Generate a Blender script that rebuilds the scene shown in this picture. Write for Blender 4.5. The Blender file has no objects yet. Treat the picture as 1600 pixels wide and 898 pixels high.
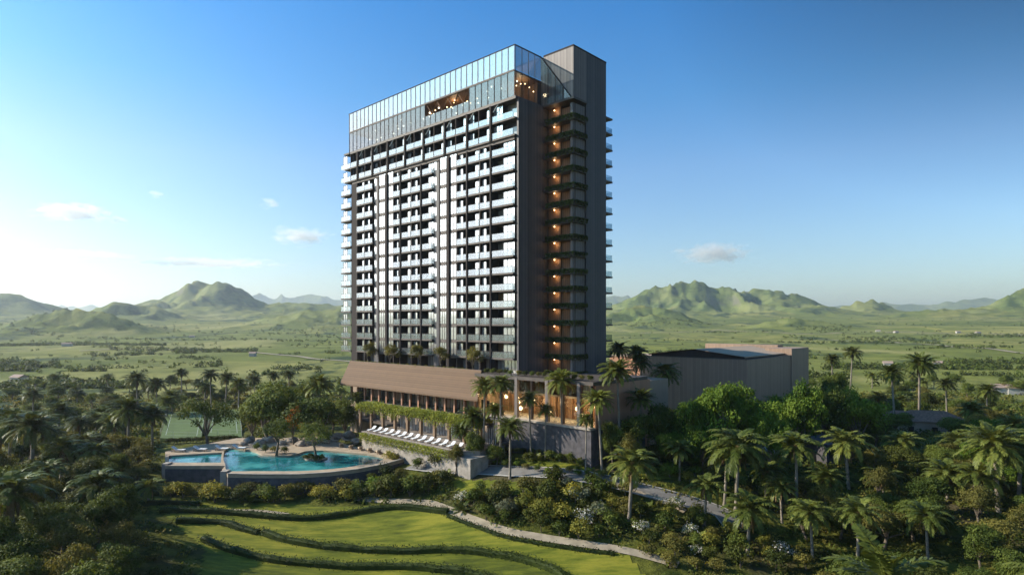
import bpy, math, random
import numpy as np
from mathutils import Vector, Matrix
random.seed(7)
S = bpy.context.scene
COL = S.collection
FPX, HZ, CAMZ = 962.0, 507.0, 32.0          # focal length in photo pixels, eye-level row, eye height

# ------------------------------------------------------------------ materials
def new_mat(name):
    m = bpy.data.materials.new(name); m.use_nodes = True
    nt = m.node_tree; nt.nodes.clear()
    return m, nt, nt.nodes, nt.links
def ramp(N, pts):
    r = N.new('ShaderNodeValToRGB'); e = r.color_ramp.elements
    while len(e) > 1: e.remove(e[-1])
    e[0].position = pts[0][0]; e[0].color = (*pts[0][1], 1)
    for p, c in pts[1:]:
        k = e.new(p); k.color = (*c, 1)
    return r
def mat(name, c, rough=.7, vary=.25, scale=2., metal=0., spec=.4, bump=0., bscale=20., stretch=None, c2=None, alpha=None):
    m, nt, N, L = new_mat(name)
    out = N.new('ShaderNodeOutputMaterial'); b = N.new('ShaderNodeBsdfPrincipled')
    L.new(b.outputs[0], out.inputs[0])
    b.inputs['Roughness'].default_value = rough; b.inputs['Metallic'].default_value = metal
    b.inputs['Specular IOR Level'].default_value = spec
    tc = N.new('ShaderNodeTexCoord'); mp = N.new('ShaderNodeMapping'); L.new(tc.outputs['Object'], mp.inputs[0])
    if stretch: mp.inputs['Scale'].default_value = stretch
    n = N.new('ShaderNodeTexNoise'); n.inputs['Scale'].default_value = scale; n.inputs['Detail'].default_value = 5
    L.new(mp.outputs[0], n.inputs['Vector'])
    lo = tuple(x*(1-vary) for x in c); hi = c2 if c2 else tuple(min(1, x*(1+vary)) for x in c)
    r = ramp(N, [(.3, lo), (.7, hi)]); L.new(n.outputs[0], r.inputs[0]); L.new(r.outputs[0], b.inputs['Base Color'])
    if bump:
        n2 = N.new('ShaderNodeTexNoise'); n2.inputs['Scale'].default_value = bscale; n2.inputs['Detail'].default_value = 4
        L.new(mp.outputs[0], n2.inputs['Vector'])
        bp = N.new('ShaderNodeBump'); bp.inputs['Strength'].default_value = bump; bp.inputs['Distance'].default_value = .05
        L.new(n2.outputs[0], bp.inputs['Height']); L.new(bp.outputs[0], b.inputs['Normal'])
    return m
def stripe_mat(name, c1, c2, axis, period, rough=.6, duty=.5, vary=.2):
    """ribbed / boarded cladding: bands across one object axis"""
    m, nt, N, L = new_mat(name)
    out = N.new('ShaderNodeOutputMaterial'); b = N.new('ShaderNodeBsdfPrincipled'); L.new(b.outputs[0], out.inputs[0])
    b.inputs['Roughness'].default_value = rough
    tc = N.new('ShaderNodeTexCoord'); sp = N.new('ShaderNodeSeparateXYZ'); L.new(tc.outputs['Object'], sp.inputs[0])
    src = sp.outputs[axis] if axis < 3 else None
    if src is None:
        ad = N.new('ShaderNodeMath'); ad.operation = 'ADD'; L.new(sp.outputs[0], ad.inputs[0]); L.new(sp.outputs[1], ad.inputs[1]); src = ad.outputs[0]
    mu = N.new('ShaderNodeMath'); mu.operation = 'DIVIDE'; mu.inputs[1].default_value = period; L.new(src, mu.inputs[0])
    fr = N.new('ShaderNodeMath'); fr.operation = 'FRACT'; L.new(mu.outputs[0], fr.inputs[0])
    r = ramp(N, [(0, c1), (duty-.06, c1), (duty+.06, c2), (.97, c2), (1, c1)]); L.new(fr.outputs[0], r.inputs[0])
    fl = N.new('ShaderNodeMath'); fl.operation = 'FLOOR'; L.new(mu.outputs[0], fl.inputs[0])
    wn = N.new('ShaderNodeTexWhiteNoise'); wn.noise_dimensions = '1D'; L.new(fl.outputs[0], wn.inputs['W'])
    nn = N.new('ShaderNodeTexNoise'); nn.inputs['Scale'].default_value = .6; nn.inputs['Detail'].default_value = 6; L.new(tc.outputs['Object'], nn.inputs['Vector'])
    mx = N.new('ShaderNodeMath'); mx.operation = 'ADD'; L.new(wn.outputs[0], mx.inputs[0]); L.new(nn.outputs[0], mx.inputs[1])
    mr = N.new('ShaderNodeMapRange'); mr.inputs[1].default_value = .3; mr.inputs[2].default_value = 1.6
    mr.inputs[3].default_value = 1-vary; mr.inputs[4].default_value = 1+vary; L.new(mx.outputs[0], mr.inputs[0])
    vm = N.new('ShaderNodeVectorMath'); vm.operation = 'SCALE'; L.new(r.outputs[0], vm.inputs[0]); L.new(mr.outputs[0], vm.inputs['Scale'])
    L.new(vm.outputs[0], b.inputs['Base Color'])
    bp = N.new('ShaderNodeBump'); bp.inputs['Strength'].default_value = .6; bp.inputs['Distance'].default_value = .05
    L.new(r.outputs[0], bp.inputs['Height']); L.new(bp.outputs[0], b.inputs['Normal'])
    return m
def glass_mat(name, tint, mirror, rough=.03, behind=None, wav=.0, milk=0):
    """coated glass: a mirror share over a see-through (or dark) share"""
    m, nt, N, L = new_mat(name)
    out = N.new('ShaderNodeOutputMaterial'); mx = N.new('ShaderNodeMixShader')
    g = N.new('ShaderNodeBsdfGlossy'); g.inputs['Roughness'].default_value = rough; g.inputs['Color'].default_value = (*tint, 1)
    if behind is None:
        t = N.new('ShaderNodeBsdfTransparent'); t.inputs[0].default_value = (.72, .78, .8, 1)
    else:
        t = N.new('ShaderNodeBsdfPrincipled'); t.inputs['Base Color'].default_value = (*behind, 1); t.inputs['Roughness'].default_value = .3
    fr = N.new('ShaderNodeFresnel'); ge = N.new('ShaderNodeNewGeometry'); io = N.new('ShaderNodeMath'); io.operation = 'MULTIPLY_ADD'
    io.inputs[1].default_value = 1/1.5-1.5; io.inputs[2].default_value = 1.5; L.new(ge.outputs['Backfacing'], io.inputs[0]); L.new(io.outputs[0], fr.inputs[0])   # same coating seen from either side
    mr = N.new('ShaderNodeMapRange'); mr.inputs[3].default_value = mirror; mr.inputs[4].default_value = 1; L.new(fr.outputs[0], mr.inputs[0])
    L.new(mr.outputs[0], mx.inputs[0]); L.new(t.outputs[0], mx.inputs[1]); L.new(g.outputs[0], mx.inputs[2]); L.new(mx.outputs[0], out.inputs[0])
    if wav:
        tc = N.new('ShaderNodeTexCoord'); n = N.new('ShaderNodeTexNoise'); n.inputs['Scale'].default_value = .5; L.new(tc.outputs['Object'], n.inputs['Vector'])
        bp = N.new('ShaderNodeBump'); bp.inputs['Strength'].default_value = wav; bp.inputs['Distance'].default_value = .1
        L.new(n.outputs[0], bp.inputs['Height']); L.new(bp.outputs[0], g.inputs['Normal'])
    if milk:
        d = N.new('ShaderNodeBsdfDiffuse'); d.inputs[0].default_value = (*tint, 1); m2 = N.new('ShaderNodeMixShader'); m2.inputs[0].default_value = milk
        L.new(mx.outputs[0], m2.inputs[1]); L.new(d.outputs[0], m2.inputs[2]); L.new(m2.outputs[0], out.inputs[0])
    return m
def lamp_mat(name, c, st):
    m, nt, N, L = new_mat(name)
    out = N.new('ShaderNodeOutputMaterial'); e = N.new('ShaderNodeEmission'); e.inputs[0].default_value = (*c, 1); e.inputs[1].default_value = st
    L.new(e.outputs[0], out.inputs[0]); return m
def leaf_mat(name, lo, hi, trans=.3, scale=.8, rough=.65, tip=None):
    m, nt, N, L = new_mat(name)
    out = N.new('ShaderNodeOutputMaterial'); b = N.new('ShaderNodeBsdfPrincipled'); b.inputs['Roughness'].default_value = rough
    b.inputs['Specular IOR Level'].default_value = .15
    tr = N.new('ShaderNodeBsdfTranslucent'); mx = N.new('ShaderNodeMixShader'); mx.inputs[0].default_value = trans
    tc = N.new('ShaderNodeTexCoord'); n = N.new('ShaderNodeTexNoise'); n.inputs['Scale'].default_value = scale; n.inputs['Detail'].default_value = 3
    oi = N.new('ShaderNodeObjectInfo'); ad = N.new('ShaderNodeVectorMath'); ad.operation = 'ADD'
    L.new(tc.outputs['Object'], ad.inputs[0]); L.new(oi.outputs['Location'], ad.inputs[1]); L.new(ad.outputs[0], n.inputs['Vector'])
    n3 = N.new('ShaderNodeTexNoise'); n3.inputs['Scale'].default_value = 6; L.new(tc.outputs['Object'], n3.inputs['Vector'])
    a2 = N.new('ShaderNodeMath'); a2.operation = 'MULTIPLY_ADD'; a2.inputs[1].default_value = .45; L.new(n3.outputs[0], a2.inputs[0]); L.new(n.outputs[0], a2.inputs[2])
    a3 = N.new('ShaderNodeMath'); a3.operation = 'MULTIPLY_ADD'; a3.inputs[1].default_value = .3; L.new(oi.outputs['Random'], a3.inputs[0]); L.new(a2.outputs[0], a3.inputs[2])
    mid = tuple((x+y)/2 for x, y in zip(lo, hi))
    r = ramp(N, [(.55, lo), (.85, mid), (1.05 if not tip else .97, hi)] + ([(1.0, tip)] if tip else []))
    L.new(a3.outputs[0], r.inputs[0]); L.new(r.outputs[0], b.inputs['Base Color'])
    br = N.new('ShaderNodeVectorMath'); br.operation = 'MULTIPLY'; br.inputs[1].default_value = (1.5, 1.3, .7); L.new(r.outputs[0], br.inputs[0])
    L.new(br.outputs[0], tr.inputs[0]); L.new(b.outputs[0], mx.inputs[1]); L.new(tr.outputs[0], mx.inputs[2]); L.new(mx.outputs[0], out.inputs[0])
    return m

M = {}
M['panel'] = stripe_mat('dark shaded ribbed cladding', (.052, .048, .055), (.068, .060, .064), 3, .9, rough=.6, vary=.3)  # core's shade put into the colour; end and recess walls share it
M['taupe'] = stripe_mat('taupe sunlit ribbed cladding', (.115, .095, .092), (.15, .125, .118), 3, .8, rough=.6, vary=.25)  # core's sunlit tone put into the colour; columns and screens share it
M['frame'] = mat('dark bronze frame', (.042, .034, .032), .8, .15, spec=.15)
M['slab'] = mat('grey brown slab edge', (.105, .085, .075), .7, .2, .7)
M['slabdark'] = mat('bronze slab edge', (.075, .06, .052), .6, .2, .7)
M['soffit'] = mat('slab soffit', (.2, .18, .17), .8, .2)
M['wallrec'] = mat('recess wall', (.09, .076, .07), .8, .2)
M['darkdoor'] = glass_mat('dark door glass', (.5, .55, .6), .12, .05, behind=(.012, .013, .016))
M['curtain'] = glass_mat('curtained door glass', (.8, .82, .85), .22, .05, behind=(.3, .28, .25))
M['litroom'] = glass_mat('amber lit-room glass', (.7, .7, .7), .15, .05, behind=(.2, .11, .05))  # warm room light put into the pane's base colour
M['window'] = glass_mat('mirror window', (.92, .93, .95), .55, .06, behind=(.42, .41, .39), wav=.02)
M['rail'] = glass_mat('balustrade glass', (.9, .94, 1.0), .17, .08, milk=.05)
M['railback'] = glass_mat('balustrade glass far side', (.9, .95, 1.0), .08, .1)
M['crown'] = glass_mat('curtain glass', (.52, .46, .46), .2, .02, wav=.008, milk=.05)
M['crowntop'] = glass_mat('wind screen glass', (.95, .83, .8), .2, .03, milk=.08)
M['clearglass'] = glass_mat('clear end glass', (.8, .8, .8), .03, .03)
M['warmglass'] = glass_mat('lobby glass', (.8, .8, .8), .12, .03)
M['timber'] = stripe_mat('timber lining', (.17, .092, .048), (.25, .135, .07), 3, .5, vary=.3)
M['rooftile'] = stripe_mat('tan shingle roof', (.112, .064, .034), (.145, .085, .046), 2, .42, rough=.85, duty=.8, vary=.18)
M['stone'] = mat('shade-darkened stone', (.075, .07, .078), .85, .35, 1.2, bump=.8, bscale=3)  # shade on the plinth wall put into the stone colour
M['palestone'] = mat('pale stone', (.3, .265, .23), .85, .25, 1.2, bump=.6, bscale=4)
M['render'] = mat('beige plaster', (.3, .225, .17), .9, .12, .4)
M['brownwall'] = stripe_mat('brown wall', (.34, .17, .10), (.4, .2, .125), 3, 1.6, duty=.9, vary=.1)
M['hallwall'] = stripe_mat('hall ribbed wall', (.27, .185, .13), (.32, .22, .16), 3, 1.2, duty=.8, vary=.12)
M['hallroof'] = stripe_mat('standing seam roof', (.33, .25, .18), (.37, .28, .21), 0, .6, rough=.85, duty=.9, vary=.06)
M['deck'] = mat('stone paving', (.26, .22, .19), .8, .2, .9, bump=.3, bscale=5)
M['sandpave'] = mat('sandy paving', (.36, .28, .2), .85, .2, .8, bump=.3, bscale=6)
M['white'] = mat('white cushion', (.78, .78, .78), .8, .06)
M['tan'] = mat('tan cushion', (.5, .4, .3), .85, .15)
M['wood'] = mat('weathered wood', (.2, .13, .08), .8, .3, 3, stretch=(1, 1, .2))
M['lamp'] = lamp_mat('warm lamp', (1, .6, .28), 6)
M['lampwhite'] = lamp_mat('ceiling lamp', (1, .85, .65), 2.5)
M['glow'] = lamp_mat('lit lobby fitting', (1, .6, .25), 8)
M['bark'] = mat('bark', (.12, .095, .07), .9, .4, 6, bump=1, bscale=14, stretch=(1, 1, .3))
M['palmbark'] = mat('palm bark', (.2, .17, .135), .9, .35, 5, bump=1, bscale=8, stretch=(.5, .5, 3))
M['rock'] = mat('boulder', (.3, .25, .2), .9, .35, 1.5, bump=1, bscale=3)
M['asphalt'] = mat('road surface', (.17, .16, .15), .9, .2, .7, bump=.3, bscale=20)
M['kerb'] = mat('kerb stone', (.36, .34, .31), .9, .15)
M['path'] = mat('gravel path', (.3, .25, .18), .95, .25, .8, bump=.4, bscale=15)
M['court'] = mat('green sports court', (.075, .115, .02), .8, .15, .3)
M['line'] = mat('faded line paint', (.32, .36, .3), .7, .05)
M['roofbrown'] = mat('brown tiled roof', (.19, .11, .08), .85, .35, 2, bump=1, bscale=4)
M['roofgrey'] = mat('grey curved roof', (.1, .1, .12), .6, .2, 2)
M['skylitwall'] = mat('sky-tinted house wall', (.42, .45, .55), .85, .15)  # blue of the sky light put into the wall colour
M['farwall'] = mat('far house wall', (.42, .4, .36), .9, .1)
M['farroof'] = mat('far house roof', (.3, .22, .18), .9, .2)
M['palm'] = leaf_mat('palm leaf', (.045, .068, .013), (.165, .185, .04), .22, .5, .42)
M['palmdark'] = leaf_mat('dark palm leaf', (.038, .052, .012), (.125, .135, .032), .2, .5, .42)
M['deadfrond'] = leaf_mat('dry palm frond', (.13, .09, .045), (.22, .16, .08), .2, .5, .8)
M['leafbright'] = leaf_mat('bright leaves', (.034, .078, .008), (.135, .2, .022), .3, .35)
M['leafmid'] = leaf_mat('mid leaves', (.033, .056, .009), (.12, .148, .025), .28, .35)
M['leafdark'] = leaf_mat('dark leaves', (.02, .032, .006), (.08, .09, .014), .22, .35)
M['leafolive'] = leaf_mat('olive leaves', (.055, .06, .014), (.18, .16, .035), .28, .4)
M['leafyellow'] = leaf_mat('yellow green leaves', (.10, .115, .018), (.26, .235, .04), .3, .5)
M['leafpale'] = leaf_mat('silvery leaves', (.06, .075, .04), (.26, .27, .17), .25, 1.2)
M['flowerwhite'] = leaf_mat('white blossom', (.35, .33, .3), (.7, .66, .6), .2, 2)
M['floworange'] = leaf_mat('orange blossom', (.5, .12, .015), (.75, .26, .02), .3, 1)
M['hedge'] = leaf_mat('shade-dark hedge leaves', (.014, .026, .006), (.045, .062, .012), .2, .6)  # shade of the terrace risers put into the leaf colour
M['vine'] = leaf_mat('hanging vine leaves', (.085, .115, .012), (.25, .27, .035), .3, .5)
M['vinedark'] = leaf_mat('balcony plant leaves', (.04, .055, .015), (.1, .12, .035), .25, 1.5)

def ground_mat():
    m, nt, N, L = new_mat('valley ground')
    out = N.new('ShaderNodeOutputMaterial'); b = N.new('ShaderNodeBsdfPrincipled'); b.inputs['Roughness'].default_value = .95
    b.inputs['Specular IOR Level'].default_value = .1; L.new(b.outputs[0], out.inputs[0])
    g = N.new('ShaderNodeNewGeometry'); pos = g.outputs['Position']
    def noise(sc, det=6, stretch=None, rough=.6):
        n = N.new('ShaderNodeTexNoise'); n.inputs['Scale'].default_value = sc; n.inputs['Detail'].default_value = det; n.inputs['Roughness'].default_value = rough
        if stretch:
            mp = N.new('ShaderNodeMapping'); mp.inputs['Scale'].default_value = stretch; L.new(pos, mp.inputs[0]); L.new(mp.outputs[0], n.inputs['Vector'])
        else: L.new(pos, n.inputs['Vector'])
        return n.outputs[0]
    def mix(f, a, c):
        x = N.new('ShaderNodeMix'); x.data_type = 'RGBA'
        L.new(f, x.inputs[0]) if not isinstance(f, float) else setattr(x.inputs[0], 'default_value', f)
        for i, v in ((6, a), (7, c)):
            if isinstance(v, tuple): x.inputs[i].default_value = (*v, 1)
            else: L.new(v, x.inputs[i])
        return x.outputs[2]
    def mr(v, a, b_, c=0., d=1.):
        q = N.new('ShaderNodeMapRange'); q.interpolation_type = 'SMOOTHSTEP'
        q.inputs[1].default_value = a; q.inputs[2].default_value = b_; q.inputs[3].default_value = c; q.inputs[4].default_value = d
        L.new(v, q.inputs[0]); return q.outputs[0]
    # fields: a patchwork of pasture
    vo = N.new('ShaderNodeTexVoronoi'); vo.inputs['Scale'].default_value = .0075; vo.inputs['Randomness'].default_value = .9
    mp = N.new('ShaderNodeMapping'); mp.inputs['Scale'].default_value = (.8, .55, 0); L.new(pos, mp.inputs[0])
    wob = N.new('ShaderNodeTexNoise'); wob.inputs['Scale'].default_value = .006; L.new(pos, wob.inputs['Vector'])
    av = N.new('ShaderNodeVectorMath'); av.operation = 'MULTIPLY_ADD'; av.inputs[1].default_value = (90, 90, 0); L.new(wob.outputs['Color'], av.inputs[0]); L.new(mp.outputs[0], av.inputs[2])
    L.new(av.outputs[0], vo.inputs['Vector'])
    sp = N.new('ShaderNodeSeparateColor'); L.new(vo.outputs['Color'], sp.inputs[0])
    fr = ramp(N, [(0, (.12, .145, .03)), (.3, (.2, .21, .05)), (.55, (.14, .165, .035)), (.8, (.27, .25, .075)), (1, (.17, .185, .045))]); L.new(sp.outputs[0], fr.inputs[0])
    field = mix(mr(noise(.02, 8), .35, .7), fr.outputs[0], (.1, .12, .026))
    field = mix(mr(noise(.006, 5, (1, .35, 1)), .5, .72), field, (.29, .27, .1))
    # scrub and woodland patches
    wood = mr(noise(.011, 9, (1, .6, 1), .72), .535, .62)
    sx = N.new('ShaderNodeSeparateXYZ'); L.new(pos, sx.inputs[0])
    field = mix(wood, field, (.04, .062, .024))
    # steep ground on the hills turns to scrub and pale rock
    nz = N.new('ShaderNodeSeparateXYZ'); L.new(g.outputs['Normal'], nz.inputs[0])
    hillc = mix(mr(noise(.012, 10, None, .75), .44, .56), (.14, .17, .048), (.05, .075, .022))
    hillc = mix(mr(noise(.004, 6), .45, .6), hillc, (.21, .22, .075))
    steep = mr(nz.outputs[2], .985, .93)
    col = mix(steep, field, hillc)
    rock = mr(nz.outputs[2], .74, .55)
    col = mix(rock, col, (.16, .15, .105))
    # close to the hotel the soil between plants is dark and leafy
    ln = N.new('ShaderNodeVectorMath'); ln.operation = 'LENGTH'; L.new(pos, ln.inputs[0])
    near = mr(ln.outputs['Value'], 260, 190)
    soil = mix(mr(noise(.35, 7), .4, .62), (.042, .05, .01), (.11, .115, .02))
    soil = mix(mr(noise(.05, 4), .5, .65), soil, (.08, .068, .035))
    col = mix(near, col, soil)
    L.new(col, b.inputs['Base Color'])
    bp = N.new('ShaderNodeBump'); bp.inputs['Strength'].default_value = .5; bp.inputs['Distance'].default_value = 9
    L.new(noise(.05, 10, None, .7), bp.inputs['Height']); L.new(bp.outputs[0], b.inputs['Normal'])
    return m
M['ground'] = ground_mat()
def lawn_mat():
    m, nt, N, L = new_mat('mown lawn')
    out = N.new('ShaderNodeOutputMaterial'); b = N.new('ShaderNodeBsdfPrincipled'); b.inputs['Roughness'].default_value = .9; b.inputs['Specular IOR Level'].default_value = .15
    L.new(b.outputs[0], out.inputs[0]); g = N.new('ShaderNodeNewGeometry')
    mp = N.new('ShaderNodeMapping'); mp.inputs['Scale'].default_value = (.35, 1.6, 1); mp.inputs['Rotation'].default_value = (0, 0, .25); L.new(g.outputs['Position'], mp.inputs[0])
    n = N.new('ShaderNodeTexNoise'); n.inputs['Scale'].default_value = .6; n.inputs['Detail'].default_value = 8; n.inputs['Roughness'].default_value = .7; L.new(mp.outputs[0], n.inputs['Vector'])
    n2 = N.new('ShaderNodeTexNoise'); n2.inputs['Scale'].default_value = .07; n2.inputs['Detail'].default_value = 7; L.new(g.outputs['Position'], n2.inputs['Vector'])
    ad = N.new('ShaderNodeMath'); ad.operation = 'ADD'; L.new(n.outputs[0], ad.inputs[0]); L.new(n2.outputs[0], ad.inputs[1])
    hf = N.new('ShaderNodeMath'); hf.operation = 'MULTIPLY'; hf.inputs[1].default_value = .5; L.new(ad.outputs[0], hf.inputs[0])
    r = ramp(N, [(.41, (.055, .07, .009)), (.5, (.12, .137, .014)), (.59, (.22, .21, .025))]); L.new(hf.outputs[0], r.inputs[0]); L.new(r.outputs[0], b.inputs['Base Color'])
    bp = N.new('ShaderNodeBump'); bp.inputs['Strength'].default_value = 1; bp.inputs['Distance'].default_value = .25
    L.new(n.outputs[0], bp.inputs['Height']); L.new(bp.outputs[0], b.inputs['Normal'])
    return m
M['lawn'] = lawn_mat()
def water_mat():
    m, nt, N, L = new_mat('pool water')
    out = N.new('ShaderNodeOutputMaterial'); b = N.new('ShaderNodeBsdfPrincipled'); b.inputs['Roughness'].default_value = .06; b.inputs['IOR'].default_value = 1.33
    L.new(b.outputs[0], out.inputs[0]); g = N.new('ShaderNodeNewGeometry')
    n = N.new('ShaderNodeTexNoise'); n.inputs['Scale'].default_value = .22; n.inputs['Detail'].default_value = 3; L.new(g.outputs['Position'], n.inputs['Vector'])
    r = ramp(N, [(.3, (.008, .07, .09)), (.5, (.015, .16, .18)), (.68, (.08, .36, .36))]); L.new(n.outputs[0], r.inputs[0]); L.new(r.outputs[0], b.inputs['Base Color'])
    n2 = N.new('ShaderNodeTexNoise'); n2.inputs['Scale'].default_value = 2.5; L.new(g.outputs['Position'], n2.inputs['Vector'])
    bp = N.new('ShaderNodeBump'); bp.inputs['Strength'].default_value = .25; bp.inputs['Distance'].default_value = .05
    L.new(n2.outputs[0], bp.inputs['Height']); L.new(bp.outputs[0], b.inputs['Normal']); return m
M['water'] = water_mat()

# ------------------------------------------------------------------ mesh helpers
class MB:
    def __init__(s): s.v = []; s.f = []; s.mi = []; s.cur = 0
    def quad(s, a, b, c, d):
        n = len(s.v); s.v += [a, b, c, d]; s.f.append((n, n+1, n+2, n+3)); s.mi.append(s.cur)
    def box(s, x0, x1, y0, y1, z0, z1):
        n = len(s.v); s.v += [(x, y, z) for z in (z0, z1) for y in (y0, y1) for x in (x0, x1)]
        for f in ((0, 2, 3, 1), (4, 5, 7, 6), (0, 1, 5, 4), (2, 6, 7, 3), (0, 4, 6, 2), (1, 3, 7, 5)):
            s.f.append(tuple(n+i for i in f)); s.mi.append(s.cur)
    def prism(s, pts, z0, z1):
        """vertical prism over a polygon (anticlockwise seen from above)"""
        n = len(s.v); k = len(pts)
        zs0 = z0 if isinstance(z0, (list, tuple)) else [z0]*k; zs1 = z1 if isinstance(z1, (list, tuple)) else [z1]*k
        s.v += [(p[0], p[1], z) for p, z in zip(pts, zs0)] + [(p[0], p[1], z) for p, z in zip(pts, zs1)]
        s.f.append(tuple(n+i for i in reversed(range(k)))); s.f.append(tuple(n+k+i for i in range(k))); s.mi += [s.cur]*2
        for i in range(k):
            j = (i+1) % k; s.f.append((n+i, n+j, n+k+j, n+k+i)); s.mi.append(s.cur)
    def tube(s, pts, rad, seg=7, cap=True):
        pts = [Vector(p) for p in pts]
        if not isinstance(rad, (list, tuple)): rad = [rad]*len(pts)
        base = len(s.v); k = len(pts)
        for i, p in enumerate(pts):
            d = (pts[min(i+1, k-1)]-pts[max(i-1, 0)]).normalized()
            u = d.cross(Vector((0, 0, 1)) if abs(d.z) < .9 else Vector((1, 0, 0))).normalized(); w = d.cross(u)
            for j in range(seg):
                a = 2*math.pi*j/seg; q = p+(u*math.cos(a)+w*math.sin(a))*rad[i]; s.v.append(tuple(q))
        for i in range(k-1):
            for j in range(seg):
                a = base+i*seg+j; b = base+i*seg+(j+1) % seg; s.f.append((a, a+seg, b+seg, b)); s.mi.append(s.cur)
        if cap:
            s.f.append(tuple(base+j for j in range(seg))); s.f.append(tuple(base+(k-1)*seg+j for j in reversed(range(seg)))); s.mi += [s.cur]*2
    def ball(s, c, r, seg=8, sq=(1, 1, 1), jit=0.):
        base = len(s.v); rings = max(3, seg//2)
        rnd = random.Random(int(c[0]*31+c[1]*17+c[2]*7))
        for i in range(1, rings):
            th = math.pi*i/rings
            for j in range(seg):
                ph = 2*math.pi*j/seg; q = r*(1+jit*(rnd.random()-.5))
                s.v.append((c[0]+q*sq[0]*math.sin(th)*math.cos(ph), c[1]+q*sq[1]*math.sin(th)*math.sin(ph), c[2]+q*sq[2]*math.cos(th)))
        t = len(s.v); s.v.append((c[0], c[1], c[2]+r*sq[2])); s.v.append((c[0], c[1], c[2]-r*sq[2]))
        for i in range(rings-2):
            for j in range(seg):
                a = base+i*seg+j; b = base+i*seg+(j+1) % seg; s.f.append((a, a+seg, b+seg, b)); s.mi.append(s.cur)
        for j in range(seg):
            s.f.append((t, base+j, base+(j+1) % seg)); s.mi.append(s.cur)
            a = base+(rings-2)*seg; s.f.append((t+1, a+(j+1) % seg, a+j)); s.mi.append(s.cur)
    def mesh(s, name, mats, smooth=False):
        me = bpy.data.meshes.new(name); me.from_pydata(s.v, [], s.f)
        for m in (mats if isinstance(mats, (list, tuple)) else [mats]): me.materials.append(m)
        if any(s.mi): me.polygons.foreach_set('material_index', s.mi)
        if smooth: me.polygons.foreach_set('use_smooth', [True]*len(s.f))
        me.update(); return me
    def build(s, name, mats, parent=None, smooth=False, **k):
        return put(name, s.mesh(name, mats, smooth), parent, **k)
def put(name, me, parent=None, loc=None, rz=0, sc=None, **tags):
    o = bpy.data.objects.new(name, me); COL.objects.link(o)
    if parent: o.parent = parent
    if loc is not None: o.location = loc
    if rz: o.rotation_euler = (0, 0, rz)
    if sc is not None: o.scale = sc if isinstance(sc, (tuple, list)) else (sc, sc, sc)
    for k, v in tags.items():
        if v: o[k] = v
    return o
def thing(name, label, cat, loc=(0, 0, 0), rz=0, group=None, sc=None):
    return put(name, None, None, loc, rz, sc, label=label, category=cat, group=group)
def np_mesh(name, V, F, mats, mi=None, smooth=False):
    V = np.asarray(V, dtype=np.float32); F = np.asarray(F, dtype=np.int32)
    me = bpy.data.meshes.new(name); me.vertices.add(len(V)); me.vertices.foreach_set('co', V.ravel())
    nf, k = F.shape; me.loops.add(nf*k); me.loops.foreach_set('vertex_index', F.ravel())
    me.polygons.add(nf); me.polygons.foreach_set('loop_start', np.arange(0, nf*k, k, dtype=np.int32)); me.polygons.foreach_set('loop_total', np.full(nf, k, dtype=np.int32))
    for m in (mats if isinstance(mats, (list, tuple)) else [mats]): me.materials.append(m)
    if mi is not None: me.polygons.foreach_set('material_index', np.asarray(mi, dtype=np.int32))
    if smooth: me.polygons.foreach_set('use_smooth', np.ones(nf, dtype=bool))
    me.update(); me.validate(); return me
RNG = np.random.default_rng(11)
def leaf_quads(C, Nn, L, W, droop=0.):
    """diamond leaves: centres C, facing normals Nn, length L, width W -> verts, faces"""
    n = len(C); R = RNG.normal(size=(n, 3)); Nn = Nn/(np.linalg.norm(Nn, axis=1, keepdims=True)+1e-9)
    U = np.cross(Nn, R); U /= (np.linalg.norm(U, axis=1, keepdims=True)+1e-9); W_ = np.cross(Nn, U)
    L = np.broadcast_to(np.asarray(L, float).reshape(-1, 1), (n, 1)); W = np.broadcast_to(np.asarray(W, float).reshape(-1, 1), (n, 1))
    V = np.empty((n, 4, 3)); V[:, 0] = C-U*L/2; V[:, 1] = C+W_*W/2-Nn*L*.08; V[:, 2] = C+U*L/2; V[:, 3] = C-W_*W/2-Nn*L*.08
    V[:, :, 2] -= droop*L*.3
    return V.reshape(-1, 3), np.arange(n*4).reshape(-1, 4)
def sphere_pts(n):
    v = RNG.normal(size=(n, 3)); return v/np.linalg.norm(v, axis=1, keepdims=True)

# ------------------------------------------------------------------ terrain as a function
def vnoise(x, y, seed=0):
    xi = np.floor(x).astype(np.int64); yi = np.floor(y).astype(np.int64); fx = x-xi; fy = y-yi
    def h(a, b):
        q = (a*374761393+b*668265263+seed*974711) & 0xffffffff; q = ((q ^ (q >> 13))*1274126177) & 0xffffffff
        return ((q ^ (q >> 16)) & 0xffff)/65535.
    fx = fx*fx*(3-2*fx); fy = fy*fy*(3-2*fy)
    return (h(xi, yi)*(1-fx)+h(xi+1, yi)*fx)*(1-fy)+(h(xi, yi+1)*(1-fx)+h(xi+1, yi+1)*fx)*fy
def fbm(x, y, o=5, seed=0):
    s = 0; a = .5
    for i in range(o): s = s+a*vnoise(x*2**i+i*7.3, y*2**i-i*3.1, seed+i); a *= .5
    return s
def ridged(x, y, o=4, seed=0):
    s = 0; a = .5
    for i in range(o): s = s+a*(1-np.abs(2*vnoise(x*2**i+i*5.3, y*2**i+i*9.1, seed+i)-1))**2; a *= .5
    return s
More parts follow.
